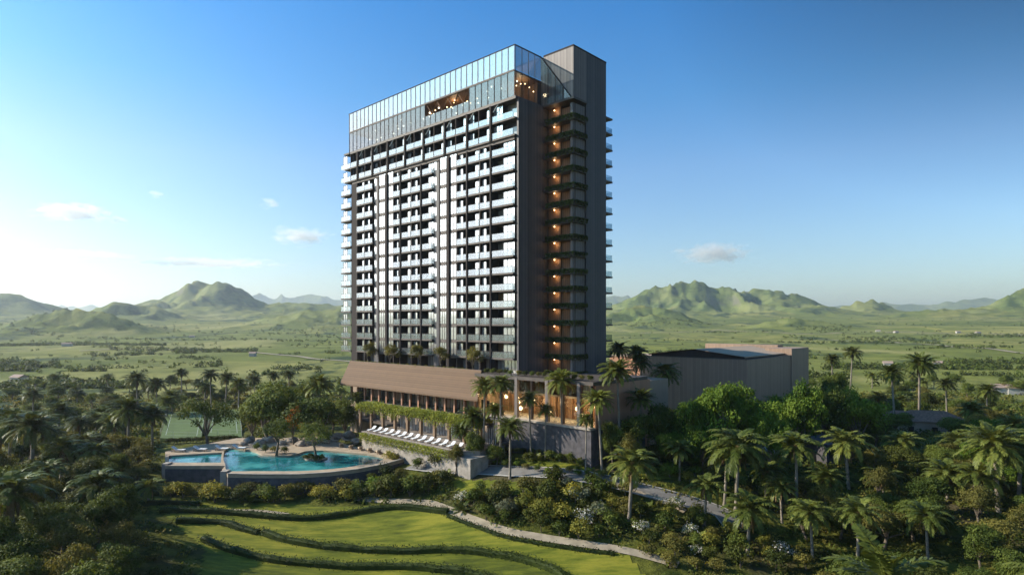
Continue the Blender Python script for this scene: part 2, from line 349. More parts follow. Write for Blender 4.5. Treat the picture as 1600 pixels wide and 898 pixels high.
# near ground: photo pixel + distance -> height
CT = [(600, 898, 80), (450, 768, 106), (450, 798, 98), (450, 850, 88), (450, 898, 79), (600, 850, 88), (600, 790, 100), (700, 765, 104), (700, 735, 106),
      (850, 742, 100), (850, 716, 107), (850, 800, 92), (850, 850, 85), (850, 898, 78), (1000, 700, 112), (1000, 768, 96), (1000, 862, 82), (1120, 795, 92),
      (1240, 850, 85), (1500, 898, 74), (1300, 898, 76), (1150, 898, 77), (300, 800, 96), (300, 850, 86), (300, 898, 76), (100, 898, 70), (0, 820, 80),
      (250, 760, 108), (320, 672, 168), (120, 700, 140), (0, 700, 140), (450, 660, 165), (1240, 720, 118), (1400, 700, 120), (1440, 668, 150), (1590, 700, 125), (1590, 800, 90)]
P0 = [((px-800)/FPX*Y, Y, CAMZ-(py-HZ)/FPX*Y) for px, py, Y in CT]
P0 += [(-60, 210, 2.5), (0, 215, 3), (60, 215, 6), (110, 200, 8), (-120, 200, 2), (160, 190, 6), (-150, 100, 2.5), (150, 90, 6), (0, 30, 0), (-60, 30, 0), (60, 30, 0), (-20, 150, 5), (5, 128, 7), (30, 165, 8), (60, 155, 8)]
P0 = np.array(P0)
def tps_k(r): return np.where(r > 1e-6, r*r*np.log(r+1e-9), 0)
_n = len(P0); _K = tps_k(np.linalg.norm(P0[:, None, :2]-P0[None, :, :2], axis=2))+np.eye(_n)*60
_A = np.zeros((_n+3, _n+3)); _A[:_n, :_n] = _K; _A[:_n, _n] = 1; _A[:_n, _n+1:] = P0[:, :2]; _A[_n, :_n] = 1; _A[_n+1:, :_n] = P0[:, :2].T
_w = np.linalg.solve(_A, np.concatenate([P0[:, 2], np.zeros(3)]))
def near_z(X, Y):
    s = _w[_n]+_w[_n+1]*X+_w[_n+2]*Y
    for i in range(_n): s = s+_w[i]*tps_k(np.hypot(X-P0[i, 0], Y-P0[i, 1]))
    return s
HILLS = [  # crest distance, depth half-width, skyline (photo px, py), gully size, seed
    (2300, 540, [(-260, 500), (-150, 470), (-60, 458), (0, 465), (30, 468), (55, 478), (78, 492), (110, 515)], 148, 1),
    (1150, 240, [(-160, 540), (-80, 522), (0, 512), (60, 494), (100, 486), (130, 483), (165, 488), (205, 500), (235, 518), (262, 538)], 80, 2),
    (1900, 420, [(120, 505), (165, 484), (190, 476), (215, 478), (240, 486), (275, 500), (320, 520)], 105, 3),
    (2700, 750, [(180, 500), (225, 476), (250, 470), (275, 460), (292, 448), (305, 441), (314, 437), (322, 443), (335, 444), (352, 443), (368, 449), (378, 456), (395, 466), (415, 475), (470, 474), (510, 476), (560, 480), (640, 492), (720, 505)], 161, 4),
    (1700, 300, [(330, 530), (370, 512), (405, 500), (450, 490), (490, 483), (530, 480), (600, 484), (680, 500), (740, 515)], 105, 5),
    (3000, 660, [(880, 492), (940, 478), (985, 463), (1010, 449), (1040, 440), (1075, 438), (1095, 441), (1113, 447), (1135, 445), (1158, 453), (1172, 452), (1190, 446), (1212, 447), (1232, 456), (1250, 458), (1268, 468), (1288, 479), (1330, 490)], 161, 6),
    (1900, 288, [(900, 505), (940, 492), (975, 482), (1010, 474), (1035, 477), (1060, 486), (1090, 500), (1110, 508)], 105, 7),
    (1550, 156, [(1170, 514), (1200, 503), (1235, 498), (1262, 501), (1300, 510), (1340, 516)], 74, 8),
    (3100, 330, [(1290, 492), (1318, 479), (1340, 470), (1356, 466), (1372, 471), (1390, 481), (1410, 492)], 124, 9),
    (2300, 450, [(1480, 500), (1530, 492), (1560, 484), (1582, 472), (1600, 462), (1640, 448), (1700, 430), (1800, 425), (1900, 460)], 142, 10),
    (2300, 210, [(1395, 498), (1430, 492), (1470, 488), (1520, 489), (1560, 494)], 111, 11),
    (9000, 1500, [(-200, 480), (0, 476), (60, 474), (130, 477), (180, 474), (260, 470), (380, 462), (410, 457), (440, 455), (470, 459), (500, 456), (540, 459), (640, 462), (900, 466), (965, 456), (985, 460), (1010, 468), (1100, 472)], 500, 12),
    (8500, 1500, [(1250, 482), (1320, 476), (1370, 470), (1410, 470), (1450, 474), (1490, 468), (1520, 465), (1550, 463), (1580, 470), (1650, 466), (1800, 460), (2000, 470)], 500, 13)]
_R = [0, 500, 1000, 1500, 2000, 3000, 5000, 8000, 14000, 60000]; _Z = [2, 2, 6, 17, 34, 72, 120, 150, 150, 150]
def terrain(X, Y):
    X = np.atleast_1d(np.asarray(X, float)); Y = np.atleast_1d(np.asarray(Y, float)); r = np.hypot(X, Y)
    base = np.interp(r, _R, _Z)+(fbm(X/160, Y/160, 4, 3)-.47)*np.clip((r-200)/600, 0, 1)*9
    for D, W, prof, gs, sd in HILLS:
        xs = np.array([(p-800)/FPX*D for p, _ in prof])
        k_ = (np.abs(Y-D) < W*1.3) & (X > xs[0]) & (X < xs[-1])
        if not k_.any(): continue
        X_, Y_ = X, Y; X, Y, r_ = X[k_], Y[k_], r[k_]; b0 = np.interp(D, _R, _Z)
        zs = np.array([max(0, CAMZ+(HZ-q)/FPX*D-b0) for _, q in prof])
        wob = (fbm(X/(gs*2), Y/(gs*2), 3, sd)-.45)*W*.55
        u = (Y-D+wob)/W; P = np.interp(X, xs, zs, left=0, right=0)
        g = np.clip(1-np.abs(u), 0, 1); g = g**1.15*(1.0-.25*g*(1-g))
        rd = ridged(X/gs, (Y-.25*X)/(gs*1.35), 5, sd+20)
        er = 1-.85*(1-rd)*np.clip(4*(1-g)*(g+.15), 0, 1)-.05*(1-rd)
        h = P*g*er+ (fbm(X/(gs*.3), Y/(gs*.3), 4, sd+40)-.47)*P*g*.22+(ridged(X/(gs*.35), Y/(gs*.5), 3, sd+60)-.5)*P*g*.16
        base[k_] = np.maximum(base[k_], np.interp(r_, _R, _Z)+h)
        X, Y = X_, Y_
    m = np.clip((r-150)/90, 0, 1); m = m*m*(3-2*m)
    out = np.where(m < 1, near_z(np.clip(X, -170, 170), np.clip(Y, 25, 240))*(1-m)+base*m, base)
    return out
def tz(x, y): return float(terrain(np.array([x]), np.array([y]))[0])
def ray(px, py): return ((px-800)/FPX, (HZ-py)/FPX)
def on_ground(px, py, hint=None):
    """where the line of sight through a photo pixel meets the terrain"""
    q, s = ray(px, py); Ys = np.concatenate([np.arange(45, 320, .5), np.geomspace(320, 6000, 700)])
    d = CAMZ+s*Ys-terrain(q*Ys, Ys); i = np.argmax(d < 0) if (d < 0).any() else len(Ys)-1
    Y = Ys[i]; return Vector((q*Y, Y, tz(q*Y, Y)))
def at_z(px, py, z):
    q, s = ray(px, py); Y = (z-CAMZ)/s; return Vector((q*Y, Y, z))
def at_y(px, Y, z=None):
    X = (px-800)/FPX*Y; return Vector((X, Y, tz(X, Y) if z is None else z))
# ------------------------------------------------------------------ the ground, one sheet
def build_ground():
    rs = np.concatenate([np.arange(18, 250, 1.3), np.geomspace(250, 5200, 300), np.geomspace(5300, 14000, 60), np.geomspace(15000, 60000, 8)])
    th = np.radians(np.concatenate([np.arange(-56, 56, .18), np.arange(56, 304, 4.)]))
    R_, T_ = np.meshgrid(rs, th, indexing='ij'); X = (R_*np.sin(T_)).ravel(); Y = (R_*np.cos(T_)).ravel()
    Z = terrain(X, Y); nr, nth = len(rs), len(th)
    V = np.stack([X, Y, Z], 1); V = np.vstack([V, [[0, 0, Z[:nth].mean()]]])
    i, j = np.meshgrid(np.arange(nr-1), np.arange(nth), indexing='ij'); j2 = (j+1) % nth
    F = np.stack([i*nth+j, i*nth+j2, (i+1)*nth+j2, (i+1)*nth+j], -1).reshape(-1, 4)[:, ::-1]
    me = np_mesh('ground', V, F, M['ground'], smooth=True)
    put('ground', me, kind='structure')
build_ground()

# ------------------------------------------------------------------ hotel tower (local x along the long front, y into the depth)
CX, CY = .63, 121.1; ROT = math.atan2(-.6815, .7318); ca, sa = math.cos(ROT), math.sin(ROT)
def loc2w(a, b): return (CX+a*ca-b*sa, CY+a*sa+b*ca)
def a_at(px, b):
    q = (px-800)/FPX; return (q*(CY+b*ca)-CX+b*sa)/(ca-q*sa)
def w2loc(X, Y): return ((X-CX)*ca+(Y-CY)*sa, -(X-CX)*sa+(Y-CY)*ca)
def zf(k): return CAMZ+.1+3.4*k          # balcony floor k; 12 is the highest, -2 the lowest
ZC, ZT, ZD = 76.9, 87.2, 21.9            # crown base, roof line, podium deck
hotel = thing('hotel_tower', 'tall dark slab hotel tower with rows of glass balconies and a glazed crown', 'hotel tower', (CX, CY, 0), ROT)
AL = a_at(547, 0)                         # left end of the front
AE = a_at(806, 0)
# main body behind the balconies
b = MB(); b.box(AL+1.2, AE, 1.9, 17.5, ZD-.5, ZC-.15); b.build('main_block', M['wallrec'], hotel)
b = MB(); b.box(AE, AE+.45, .3, 8.0, ZD-.5, ZC-.1); b.build('end_wall', M['panel'], hotel)
b = MB(); b.box(AL+.6, AL+1.2, .3, 18.5, ZD-.5, ZC-.1); b.build('end_wall', M['panel'], hotel)
# cells of the front, in photo pixels at the balcony line
cells = [('B', 534, 549, 0), ('P', 549, 558, 0), ('B', 558, 570, 1), ('B', 570, 583, 0), ('D', 583, 592, 0), ('W', 592, 603, 0), ('P', 603, 606, 0), ('W', 606, 615, 0),
         ('B', 615, 627, 0), ('B', 627, 643, 1), ('B', 643, 659, 0), ('B', 659, 676, 1), ('D', 676, 687, 0), ('W', 687, 699, 0), ('P', 699, 703, 0), ('W', 703, 714, 0),
         ('B', 714, 731, 0), ('B', 731, 750, 1), ('B', 750, 768, 0), ('B', 768, 803, 1)]
topcells = [534, 549, 560, 571, 583, 595, 607, 620, 634, 648, 663, 679, 696, 713, 731, 749, 768, 803]
fa = lambda px: a_at(px, 0)
rail_specs, win_specs, door_specs = [], [], []
def balcony_cell(x0, x1, k, flip, tall=0):
    z = zf(k); w = x1-x0
    rail_specs.append((x0+.12, x1-.12, z))
    h = 3.4-.32+tall
    mid = x0+w*.46
    dd, ww = ((x0+.15, mid), (mid+.1, x1-.15)) if flip else ((mid, x1-.15), (x0+.15, mid-.1))
    door_specs.append((dd[0], dd[1], z, h)); win_specs.append((ww[0], ww[1], z+.05, h-.35, .45))
for k in range(-2, 13):
    z = zf(k)
    if k >= 11:
        for i in range(len(topcells)-1): balcony_cell(fa(topcells[i]), fa(topcells[i+1]), k, i % 2, .9 if k == 12 else 0)
        s_ = MB(); s_.box(AL-2.4, AE-.1, -.25, 1.95, z-.34, z)
        if k == 11: s_.box(AL+.8, AE-.5, .1, 1.9, z-1.0, z-.34)
        s_.build('floor_slab', M['slab'], hotel)
    else:
        s_ = MB()
        i = 0; runs = []
        for t, p0, p1, fl in cells:
            x0, x1 = fa(p0), fa(p1)
            if t == 'B':
                if runs and abs(runs[-1][1]-x0) < .05: runs[-1][1] = x1
                else: runs.append([x0, x1])
                balcony_cell(x0, x1, k, fl)
            elif t == 'W': win_specs.append((x0+.08, x1-.08, z+.1, 2.75, .0))
        for x0, x1 in runs: s_.box(x0, x1, -.25, 1.95, z-.34, z)
        for t, p0, p1, fl in cells:
            if t == 'W': s_.box(fa(p0)+.01, fa(p1)-.01, .02, 1.9, z-.55, z+.07)
        s_.build('floor_slab', M['slab'], hotel)
# the lowest guest floor behind the deck
for t, p0, p1, fl in cells:
    x0, x1 = fa(p0), fa(p1)
    if t in 'BW' and p0 > 540: win_specs.append((x0+.2, x1-.2, ZD+.1, 2.9, 1.6))
b = MB(); b.box(AL+.3, AE+.2, -.3, 17.8, ZC-.55, ZC); b.box(AL-2.2, AL+.3, -.5, 10, ZC-.45, ZC-.05); b.build('roof_slab', M['slabdark'], hotel)
# piers and recess walls
for t, p0, p1, fl in cells:
    x0, x1 = fa(p0), fa(p1); ztop = zf(11)-1.0
    if t == 'P':
        b = MB(); b.box(x0, x1, -.35 if p1-p0 < 5 else .0, 1.9, ZD, ztop); b.build('pier', M['frame'], hotel)
    elif t == 'D':
        b = MB(); b.box(x0, x1, .35, 1.9, ZD, ztop); b.build('recess_wall', M['panel'], hotel)
        for k in range(-2, 11): b = MB(); b.box(x0+.2, x0+1.0, .3, .36, zf(k)+.5, zf(k)+2.3); b.build('slot_window', M['window'], hotel)
    elif p0 > 540:
        wide = p0 in (627, 659, 731, 768)
        b = MB(); b.box(x0-.17, x0+.17, -.42 if wide else -.1, 1.9, ZD, ztop); b.build('pier' if wide else 'party_wall', M['frame'], hotel)
for i, p in enumerate(topcells[1:-1]):
    x = fa(p); wide = i % 2 == 1
    b = MB(); b.box(x-(.24 if wide else .12), x+(.24 if wide else .12), -.45 if wide else -.2, 1.9, zf(11)-.3, ZC-.5); b.build('pier' if wide else 'party_wall', M['frame'], hotel)
    if wide:
        b = MB(); b.tube([(x+.6, -.1, zf(12)+2.2), (x+2.0, -.1, ZC-.5)], .09, 5); b.build('brace', M['white'], hotel)
# glass, doors and windows: the hundred that show largest are parts, the rest one mass
def split(specs, fn, name, m, key=lambda s: -s[0]):
    order = sorted(specs, key=key); st = MB()
    for n, sp in enumerate(order):
        if n < 100:
            q = MB(); fn(q, sp); q.build(name, m, hotel)
        else: fn(st, sp)
    if st.v: st.build(name, m, hotel, kind='stuff')
def rail_fn(q, sp):
    x0, x1, z = sp
    q.cur = 0; q.box(x0, x1, -.22, -.18, z+.02, z+1.22)
    q.cur = 1; q.box(x0-.03, x1+.03, -.25, -.15, z+1.22, z+1.29)
    n = max(2, round((x1-x0)/1.1))
    for j in range(n+1):
        x = x0+(x1-x0)*j/n; q.box(x-.025, x+.025, -.17, -.13, z+.01, z+1.22)
split(rail_specs, rail_fn, 'balcony_railing', [M['rail'], M['frame']])
def win_fn(q, sp):
    x0, x1, z, h, y = sp
    q.cur = 0; q.box(x0, x1, y, y+.06, z, z+h); q.cur = 1
    n = max(1, round((x1-x0)/.95))
    for j in range(n+1):
        x = x0+(x1-x0)*j/n; q.box(x-.045, x+.045, y-.05, y-.003, z, z+h)
    q.box(x0, x1, y-.045, y-.003, z+h-.1, z+h-.01)
split(win_specs, win_fn, 'window', [M['window'], M['frame']])
def door_fn(q, sp):
    x0, x1, z, h = sp; q.cur = (0, 0, 0, 1, 0, 0, 1, 2)[int(abs(x0*7.3+z*3.1)) % 8]; q.box(x0, x1, 1.8, 1.87, z+.02, z+h-.25)
split(door_specs, door_fn, 'sliding_door', [M['darkdoor'], M['curtain'], M['litroom']])
# back balconies seen past the right edge
for k in range(-2, 14):
    b = MB(); z = zf(k) if k < 13 else ZC-.1-.6; b.box(AL-1, 7.6, 19.4, 22.7, z-.34, z); b.build('rear_balcony_slab', M['slabdark'], hotel)
    if k < 13:
        b = MB(); b.box(-40, 7.5, 22.58, 22.62, z+.02, z+1.15); b.box(7.44, 7.5, 19.5, 22.5, z+.02, z+1.15); b.build('rear_railing', M['railback'], hotel)
b = MB(); b.box(AL+1.5, 8.0, 17.5, 19.35, ZD-.5, ZC-1.3); b.build('rear_wall', M['panel'], hotel)
# stair and lift core
AR0_ = a_at(804, .1); AC = 8.24; BC0, BC1, BL = 8.0, 19.3, 12.25
b = MB(); b.box(AE+.47, AC, BL, BC1-.01, 14.5, ZT-.3); b.build('core_shaft', M['panel'], hotel)
b = MB(); b.box(AR0_+.12, AC, BC0, BL-.01, ZC+.02, ZT-.3); b.build('core_head', M['taupe'], hotel)  # same cladding as the shaft, sunlight put into a paler colour
b = MB(); b.box(AE+.4, AC+.06, BC0-.06, BC1+.05, ZT-.3, ZT); b.build('core_coping', M['frame'], hotel)
b = MB(); b.box(.5, .55+3.2, BC0+1.6, BL, 14.5, ZC-.2); b.build('loggia_wall', M['timber'], hotel)
# planted loggias wrapping the corner
for k in range(-3, 13):
    z = zf(k); hh = 3.4
    b = MB(); b.box(AE+.47, AC+.18, BC0-.2, BL, z-.3, z); b.build('loggia_slab', M['slabdark'], hotel)
    pl = MB(); pl.box(AE+1.2, AC+.25, BC0-.3, BC0+.3, z+.02, z+.62); po = pl.build('planter', M['slabdark'], hotel); pl = MB(); pl.box(AC-.35, AC+.25, BC0+.32, BL-.05, z+.02, z+.62); po2 = pl.build('planter', M['slabdark'], hotel)
    n = 640; c = np.empty((n, 3)); c[:, 0] = RNG.uniform(AE+1.2, AC+.3, n); c[:, 1] = BC0-.33+RNG.normal(0, .12, n); c[:, 2] = z+.75-np.abs(RNG.normal(0, .42, n))
    m2 = 380; c2 = np.empty((m2, 3)); c2[:, 0] = AC+.3+RNG.normal(0, .1, m2); c2[:, 1] = RNG.uniform(BC0, BL, m2); c2[:, 2] = z+.75-np.abs(RNG.normal(0, .4, m2))
    for c_, p_ in ((c, po), (c2, po2)): V, F = leaf_quads(c_, RNG.normal(size=c_.shape)+[0, -.6, .6], .4, .26); put('hanging_plant', np_mesh('hanging_plant', V, F, M['vinedark']), p_)
    b = MB(); b.box(AE+2.9, AC-1.1, BC0+1.9, BC0+2.05, z+.01, z+hh-.32); b.build('timber_screen', M['timber'], hotel)
    b = MB(); b.box(AC-1.05, AC-.45, BC0+.35, BC0+1.0, z+.01, z+hh-.31); b.build('column', M['taupe'], hotel)
    b = MB(); b.box(AC-.42, AC-.36, BC0+1.1, BL-.02, z+.01, z+hh-.32); b.build('side_screen', M['taupe'], hotel)
    b = MB(); b.box(AE+.9, AE+2.85, BC0+2.6, BC0+2.7, z+.01, z+hh-.4); b.build('loggia_door', M['darkdoor'], hotel)
    b = MB(); b.ball((AE+2.2, BC0+1.3, z+hh-.45), .13, 8); b.build('downlight', M['lamp'], hotel)
    l = bpy.data.lights.new('loggia_light', 'POINT'); l.energy = 20; l.color = (1, .62, .3); l.shadow_soft_size = .2; o = bpy.data.objects.new('loggia_light', l); COL.objects.link(o); o.location = (AE+2.6, BC0+1.0, z+hh-.8); o.parent = hotel
b = MB(); b.box(AE+.47, AC+.3, BC0-.35, BL, ZC-.42, ZC+.01); b.build('loggia_roof', M['slabdark'], hotel)
# glazed crown
ZM = 82.3                                                     # floor of the open sky terrace behind the wind screen
VO0, VO1 = a_at(664, .1), a_at(733, .1)
def glazing(q, x0, x1, z0, z1, y, step=1.75, mull=.09):
    q.cur = 0; q.box(x0, x1, y, y+.05, z0, z1); q.cur = 1
    n = max(1, round((x1-x0)/step))
    for j in range(n+1):
        x = x0+(x1-x0)*j/n; q.box(x-mull/2, x+mull/2, y-.08, y-.003, z0, z1)
def glazing_y(q, x, y0, y1, z0, z1, step=1.75, mull=.09):
    q.cur = 0; q.box(x-.05, x, y0, y1, z0, z1); q.cur = 1
    n = max(1, round((y1-y0)/step))
    for j in range(n+1):
        y = y0+(y1-y0)*j/n; q.box(x+.003, x+.08, y-mull/2, y+mull/2, z0, z1)
AL0, AR0 = a_at(546, .1), a_at(804, .1)
q = MB(); glazing(q, AL0, VO0, ZC+.02, ZM, .1); glazing(q, VO1, AR0, ZC+.02, ZM, .1); glazing(q, VO0+.05, VO1-.05, ZC+.02, ZC+2.4, .1)
q.build('crown_glazing', [M['crown'], M['frame']], hotel)
q = MB(); glazing(q, AL0, AR0, ZM+.06, ZT-.12, .1, 1.75, .12); q.build('wind_screen', [M['crowntop'], M['slab']], hotel)
q = MB(); q.box(AL0-.3, AR0+.2, 0, .3, ZT-.12, ZT); q.box(AR0-.1, AR0+.2, .3, 8.1, ZT-.12, ZT); q.box(AL0-.1, AL0+.2, .3, 15, ZT-.12, ZT); q.build('top_rail', M['frame'], hotel)
q = MB(); glazing_y(q, AR0+.1, .2, 8.0, ZC+.02, ZM); q.build('crown_glazing', [M['clearglass'], M['frame']], hotel)
q = MB(); glazing_y(q, AR0+.1, .2, 8.0, ZM+.06, ZT-.12); q.build('wind_screen', [M['crowntop'], M['slab']], hotel)
q = MB(); glazing_y(q, AL0+.05, .2, 15, ZC+.02, ZM); glazing_y(q, AL0+.05, .2, 15, ZM+.06, ZT-.12); q.build('crown_glazing', [M['crown'], M['frame']], hotel)
q = MB(); q.box(AL0+.05, AR0+.03, .0, .09, ZM-.28, ZM+.05); q.build('spandrel', M['slab'], hotel)
q = MB(); q.box(AR0-4.2, AR0-4, .9, 7.45, ZC+.05, ZM-.4); q.build('timber_partition', M['timber'], hotel)
q = MB(); q.box(AL0+.2, AR0-.1, .2, 16, ZM-.35, ZM); q.build('sky_terrace_floor', M['timber'], hotel)
q = MB(); q.box(AL0+.8, AR0-.5, 7.5, 15.6, ZC+.05, ZM-.4); q.build('crown_core', M['timber'], hotel)
q = MB(); q.box(AL0+16, AR0-6, 10.2, 13.5, ZM+.02, ZT-1.6); q.build('plant_room', M['slab'], hotel)
q = MB(); q.v += [(AR0+.15, BC0-.1, ZT), (AR0+.15, BC0-.1, ZC+.02), (AC-.5, BC0-.1, ZC+.02)]; q.f.append((0, 1, 2)); q.mi.append(0)
q.cur = 1; q.tube([(AR0+.15, BC0-.12, ZT-.02), (AC-.6, BC0-.12, ZC+.2)], .12, 5)
for j in (1, 2, 3):
    x = AR0+.15+(AC-AR0-.8)*j/4; q.box(x-.05, x+.05, BC0-.17, BC0-.11, ZC+.02, ZT-(ZT-ZC)*j/4)
q.build('sloping_screen', [M['clearglass'], M['frame']], hotel)
rr = random.Random(5)
for j in range(26):
    q = MB(); q.ball((AL0+3+j*(AR0-AL0-4)/25.5, rr.uniform(1.6, 6), ZM-.55-rr.uniform(0, 1.3)), .2, 6); q.build('ceiling_lamp', M['lampwhite'], hotel)
for j in range(5):
    q = MB(); q.ball((AR0-.9, 1.6+j*1.3, ZM-.8-rr.uniform(0, 2.2)), .14, 6); q.build('ceiling_lamp', M['lamp'], hotel)
for j in range(9):
    q = MB(); q.ball((VO0+.9+j*(VO1-VO0-1.8)/8, rr.uniform(1, 3.5), ZM-1.0-rr.uniform(0, 1.2)), .13, 6); q.build('ceiling_lamp', M['lamp'], hotel)
q = MB()
for j in range(4):
    x0 = VO0+.3+j*(VO1-VO0-.6)/4; w = (VO1-VO0-.6)/4
    q.tube([(x0, .5, ZM-.4), (x0+w/2, .5, ZC+2.5), (x0+w, .5, ZM-.4)], .13, 5)
q.build('truss', M['timber'], hotel)

# ------------------------------------------------------------------ podium
pod = thing('hotel_podium', 'low tan-roofed hotel podium with a glazed lobby and colonnade at the foot of the tower', 'hotel podium', (CX, CY, 0), ROT)
def at_b(px, b_, z): return (a_at(px, b_), b_, z)
rl0, rr0 = a_at(547, -3.5), a_at(752, -3.5); el0, er0 = a_at(531, -7.6), a_at(746, -7.6)
q = MB(); LBS = a_at(746, -4.2); q.box(rl0, LBS-.03, -3.4, 20, 4, ZD-.02); q.box(LBS-.02, 9.5, 3.75, 20, 4, ZD-.2); q.box(9.5, 21.2, 14.2, 22, 4, ZD-.6); q.build('main_block', M['render'], pod)
q = MB(); q.quad((el0, -7.6, 17.6), (er0, -7.6, 17.6), (rr0, -3.5, 22.9), (rl0, -3.5, 22.9)); q.quad((el0, -7.6, 17.3), (rl0, -3.5, 22.5), (rr0, -3.5, 22.5), (er0, -7.6, 17.3))
q.quad((er0, -7.6, 17.3), (rr0, -3.5, 22.5), (rr0, -3.5, 22.9), (er0, -7.6, 17.6)); q.quad((el0, -7.6, 17.6), (rl0, -3.5, 22.9), (rl0, -3.5, 22.5), (el0, -7.6, 17.3)); q.quad((el0, -7.6, 17.3), (er0, -7.6, 17.3), (er0, -7.6, 17.6), (el0, -7.6, 17.6))
q.quad((rl0, -3.5, 22.5), (rl0, -3.5, 22.9), (rr0, -3.5, 22.9), (rr0, -3.5, 22.5))
q.build('sloping_roof', M['rooftile'], pod)
q = MB(); q.box(rl0, rr0, -3.48, -3.2, 22.0, 22.95); q.build('deck_parapet', M['slab'], pod)
q = MB(); q.box(el0+1, er0+.3, -5.9, -3.42, 13.7, 14.1); q.box(el0+1, er0+6, -8.1, -3.42, 9.6, 10.0); q.build('floor_slab', M['slab'], pod)
q = MB(); q.box(el0+1.5, LBS-.05, -3.9, -3.42, 10, 22.4); q.build('front_wall', M['render'], pod)
n = 17
for j in range(n):
    x = el0+2+(er0-el0-2)*j/(n-1)
    q = MB(); q.box(x-.22, x+.22, -5.8, -5.3, 14.12, 17.9); q.build('column', M['brownwall'], pod)
    if j < n-1:
        w = (er0-el0-2)/(n-1)
        q = MB(); m_ = [M['darkdoor'], M['warmglass'], M['timber']][(j*7) % 3]; q.box(x+.35, x+w-.35, -4.05, -3.95, 14.2, 17.2); q.build('window', m_, pod)
        q = MB(); q.box(x+.3, x+w-.3, -5.75, -5.68, 14.15, 15.1); q.build('balustrade', M['railback'], pod)
for j in range(14):
    x = el0+8+(er0-el0-4)*j/13
    q = MB(); q.box(x-.3, x+.3, -5.9, -5.3, 10.02, 13.68); q.build('column', M['render'], pod)
    q = MB(); q.box(x+.5, x+2.1, -4.05, -3.95, 10.05, 13.1); q.build('window', M['darkdoor'] if j % 2 else M['warmglass'], pod)
# lobby: tall glass front on a stone plinth
LB0, LB1, LBF = a_at(746, -4.2), a_at(926, -4.2), 14.4
q = MB(); q.box(LB0, LB1+.4, -5.2, 12, 5.5, LBF-.02); q.build('plinth', M['stone'], pod)
q = MB(); q.box(LB0, LB1+.5, -5.5, -3.9, LBF, LBF+.35); q.build('terrace_coping', M['palestone'], pod)
q = MB(); q.box(LB0-.5, LB1+.3, -4.5, 13, ZD-.15, ZD+.45); q.build('lobby_roof', M['slabdark'], pod)
q = MB(); q.box(LB0, LB1, 2.4, 2.6, LBF+.02, ZD-.2); q.build('lobby_back_wall', M['timber'], pod)
q = MB(); q.box(LB1-.05, LB1+.25, -3.6, 14, 8, ZD-.17); q.build('side_wall', M['brownwall'], pod)
q = MB(); q.box(LB0, LB1-.3, -3.9, 2.38, LBF+.02, LBF+.1); q.build('lobby_floor', M['palestone'], pod)
pxs = [808, 856, 906]
for i, p in enumerate([760, 784, 808, 832, 856, 881, 906, 925]):
    x = a_at(p, -4.2); w = .35 if p in (808, 856, 906) else .1
    q = MB(); q.box(x-w, x+w, -4.6, -4.0, LBF+.36, ZD+.2 if w > .2 else ZD-.16); q.build('column' if w > .2 else 'mullion', M['taupe'] if w > .2 else M['frame'], pod)
for a0, a1 in zip([808, 856], [856, 906]):
    q = MB(); x0, x1 = a_at(a0, -4.2)+.36, a_at(a1, -4.2)-.36; q.box(x0, x1, -4.1, -4.05, LBF+.36, ZD-.16); q.build('lobby_glazing', M['warmglass'], pod)
q = MB(); x0, x1 = a_at(906, -4.2)+.36, a_at(925, -4.2)-.1; q.box(x0, x1, -4.1, -4.05, LBF+.36, ZD-.16); q.build('lobby_glazing', M['warmglass'], pod)
q = MB(); x0, x1 = LB0+.2, a_at(808, -4.2)-.36; q.box(x0, x1, -4.1, -4.05, LBF+.36, ZD-.16); q.build('lobby_glazing', M['warmglass'], pod)
for j in range(14):                                           # timber fins and mezzanine
    x = LB0+1+j*(LB1-LB0-2)/13
    q = MB(); q.box(x-.09, x+.09, 1.8, 2.36, LBF+.12, ZD-.25); q.build('timber_fin', M['timber'], pod)
q = MB(); q.box(LB0+1, LB1-1, 0, 2.35, LBF+4.2, LBF+4.6); q.build('mezzanine', M['slabdark'], pod)
for j in range(11):
    x = LB0+2+j*(LB1-LB0-4)/10; z = LBF+(1.2, 3.0, 2.0)[j % 3]
    q = MB(); q.ball((x, -1.5+(j % 3), z+.4), .34, 8, (1, 1, 1.3)); q.build('lamp', M['glow'], pod)
for j in range(5):
    x = LB0+4+j*(LB1-LB0-7)/4
    l = bpy.data.lights.new('lobby_light', 'POINT'); l.energy = 800; l.color = (1, .62, .28); l.shadow_soft_size = .5
    o = bpy.data.objects.new('lobby_light', l); COL.objects.link(o); o.location = (x, -1.0, LBF+3.3); o.parent = pod
for nm, x, y, z, e in (('terrace_bar_light', (VO0+VO1)/2, 2.5, ZM-1.2, 90), ('corner_lounge_light', AR0-2, 4, ZM-1.5, 170)):
    l = bpy.data.lights.new(nm, 'POINT'); l.energy = e; l.color = (1, .7, .4); l.shadow_soft_size = .4
    o = bpy.data.objects.new(nm, l); COL.objects.link(o); o.location = (x, y, z); o.parent = hotel

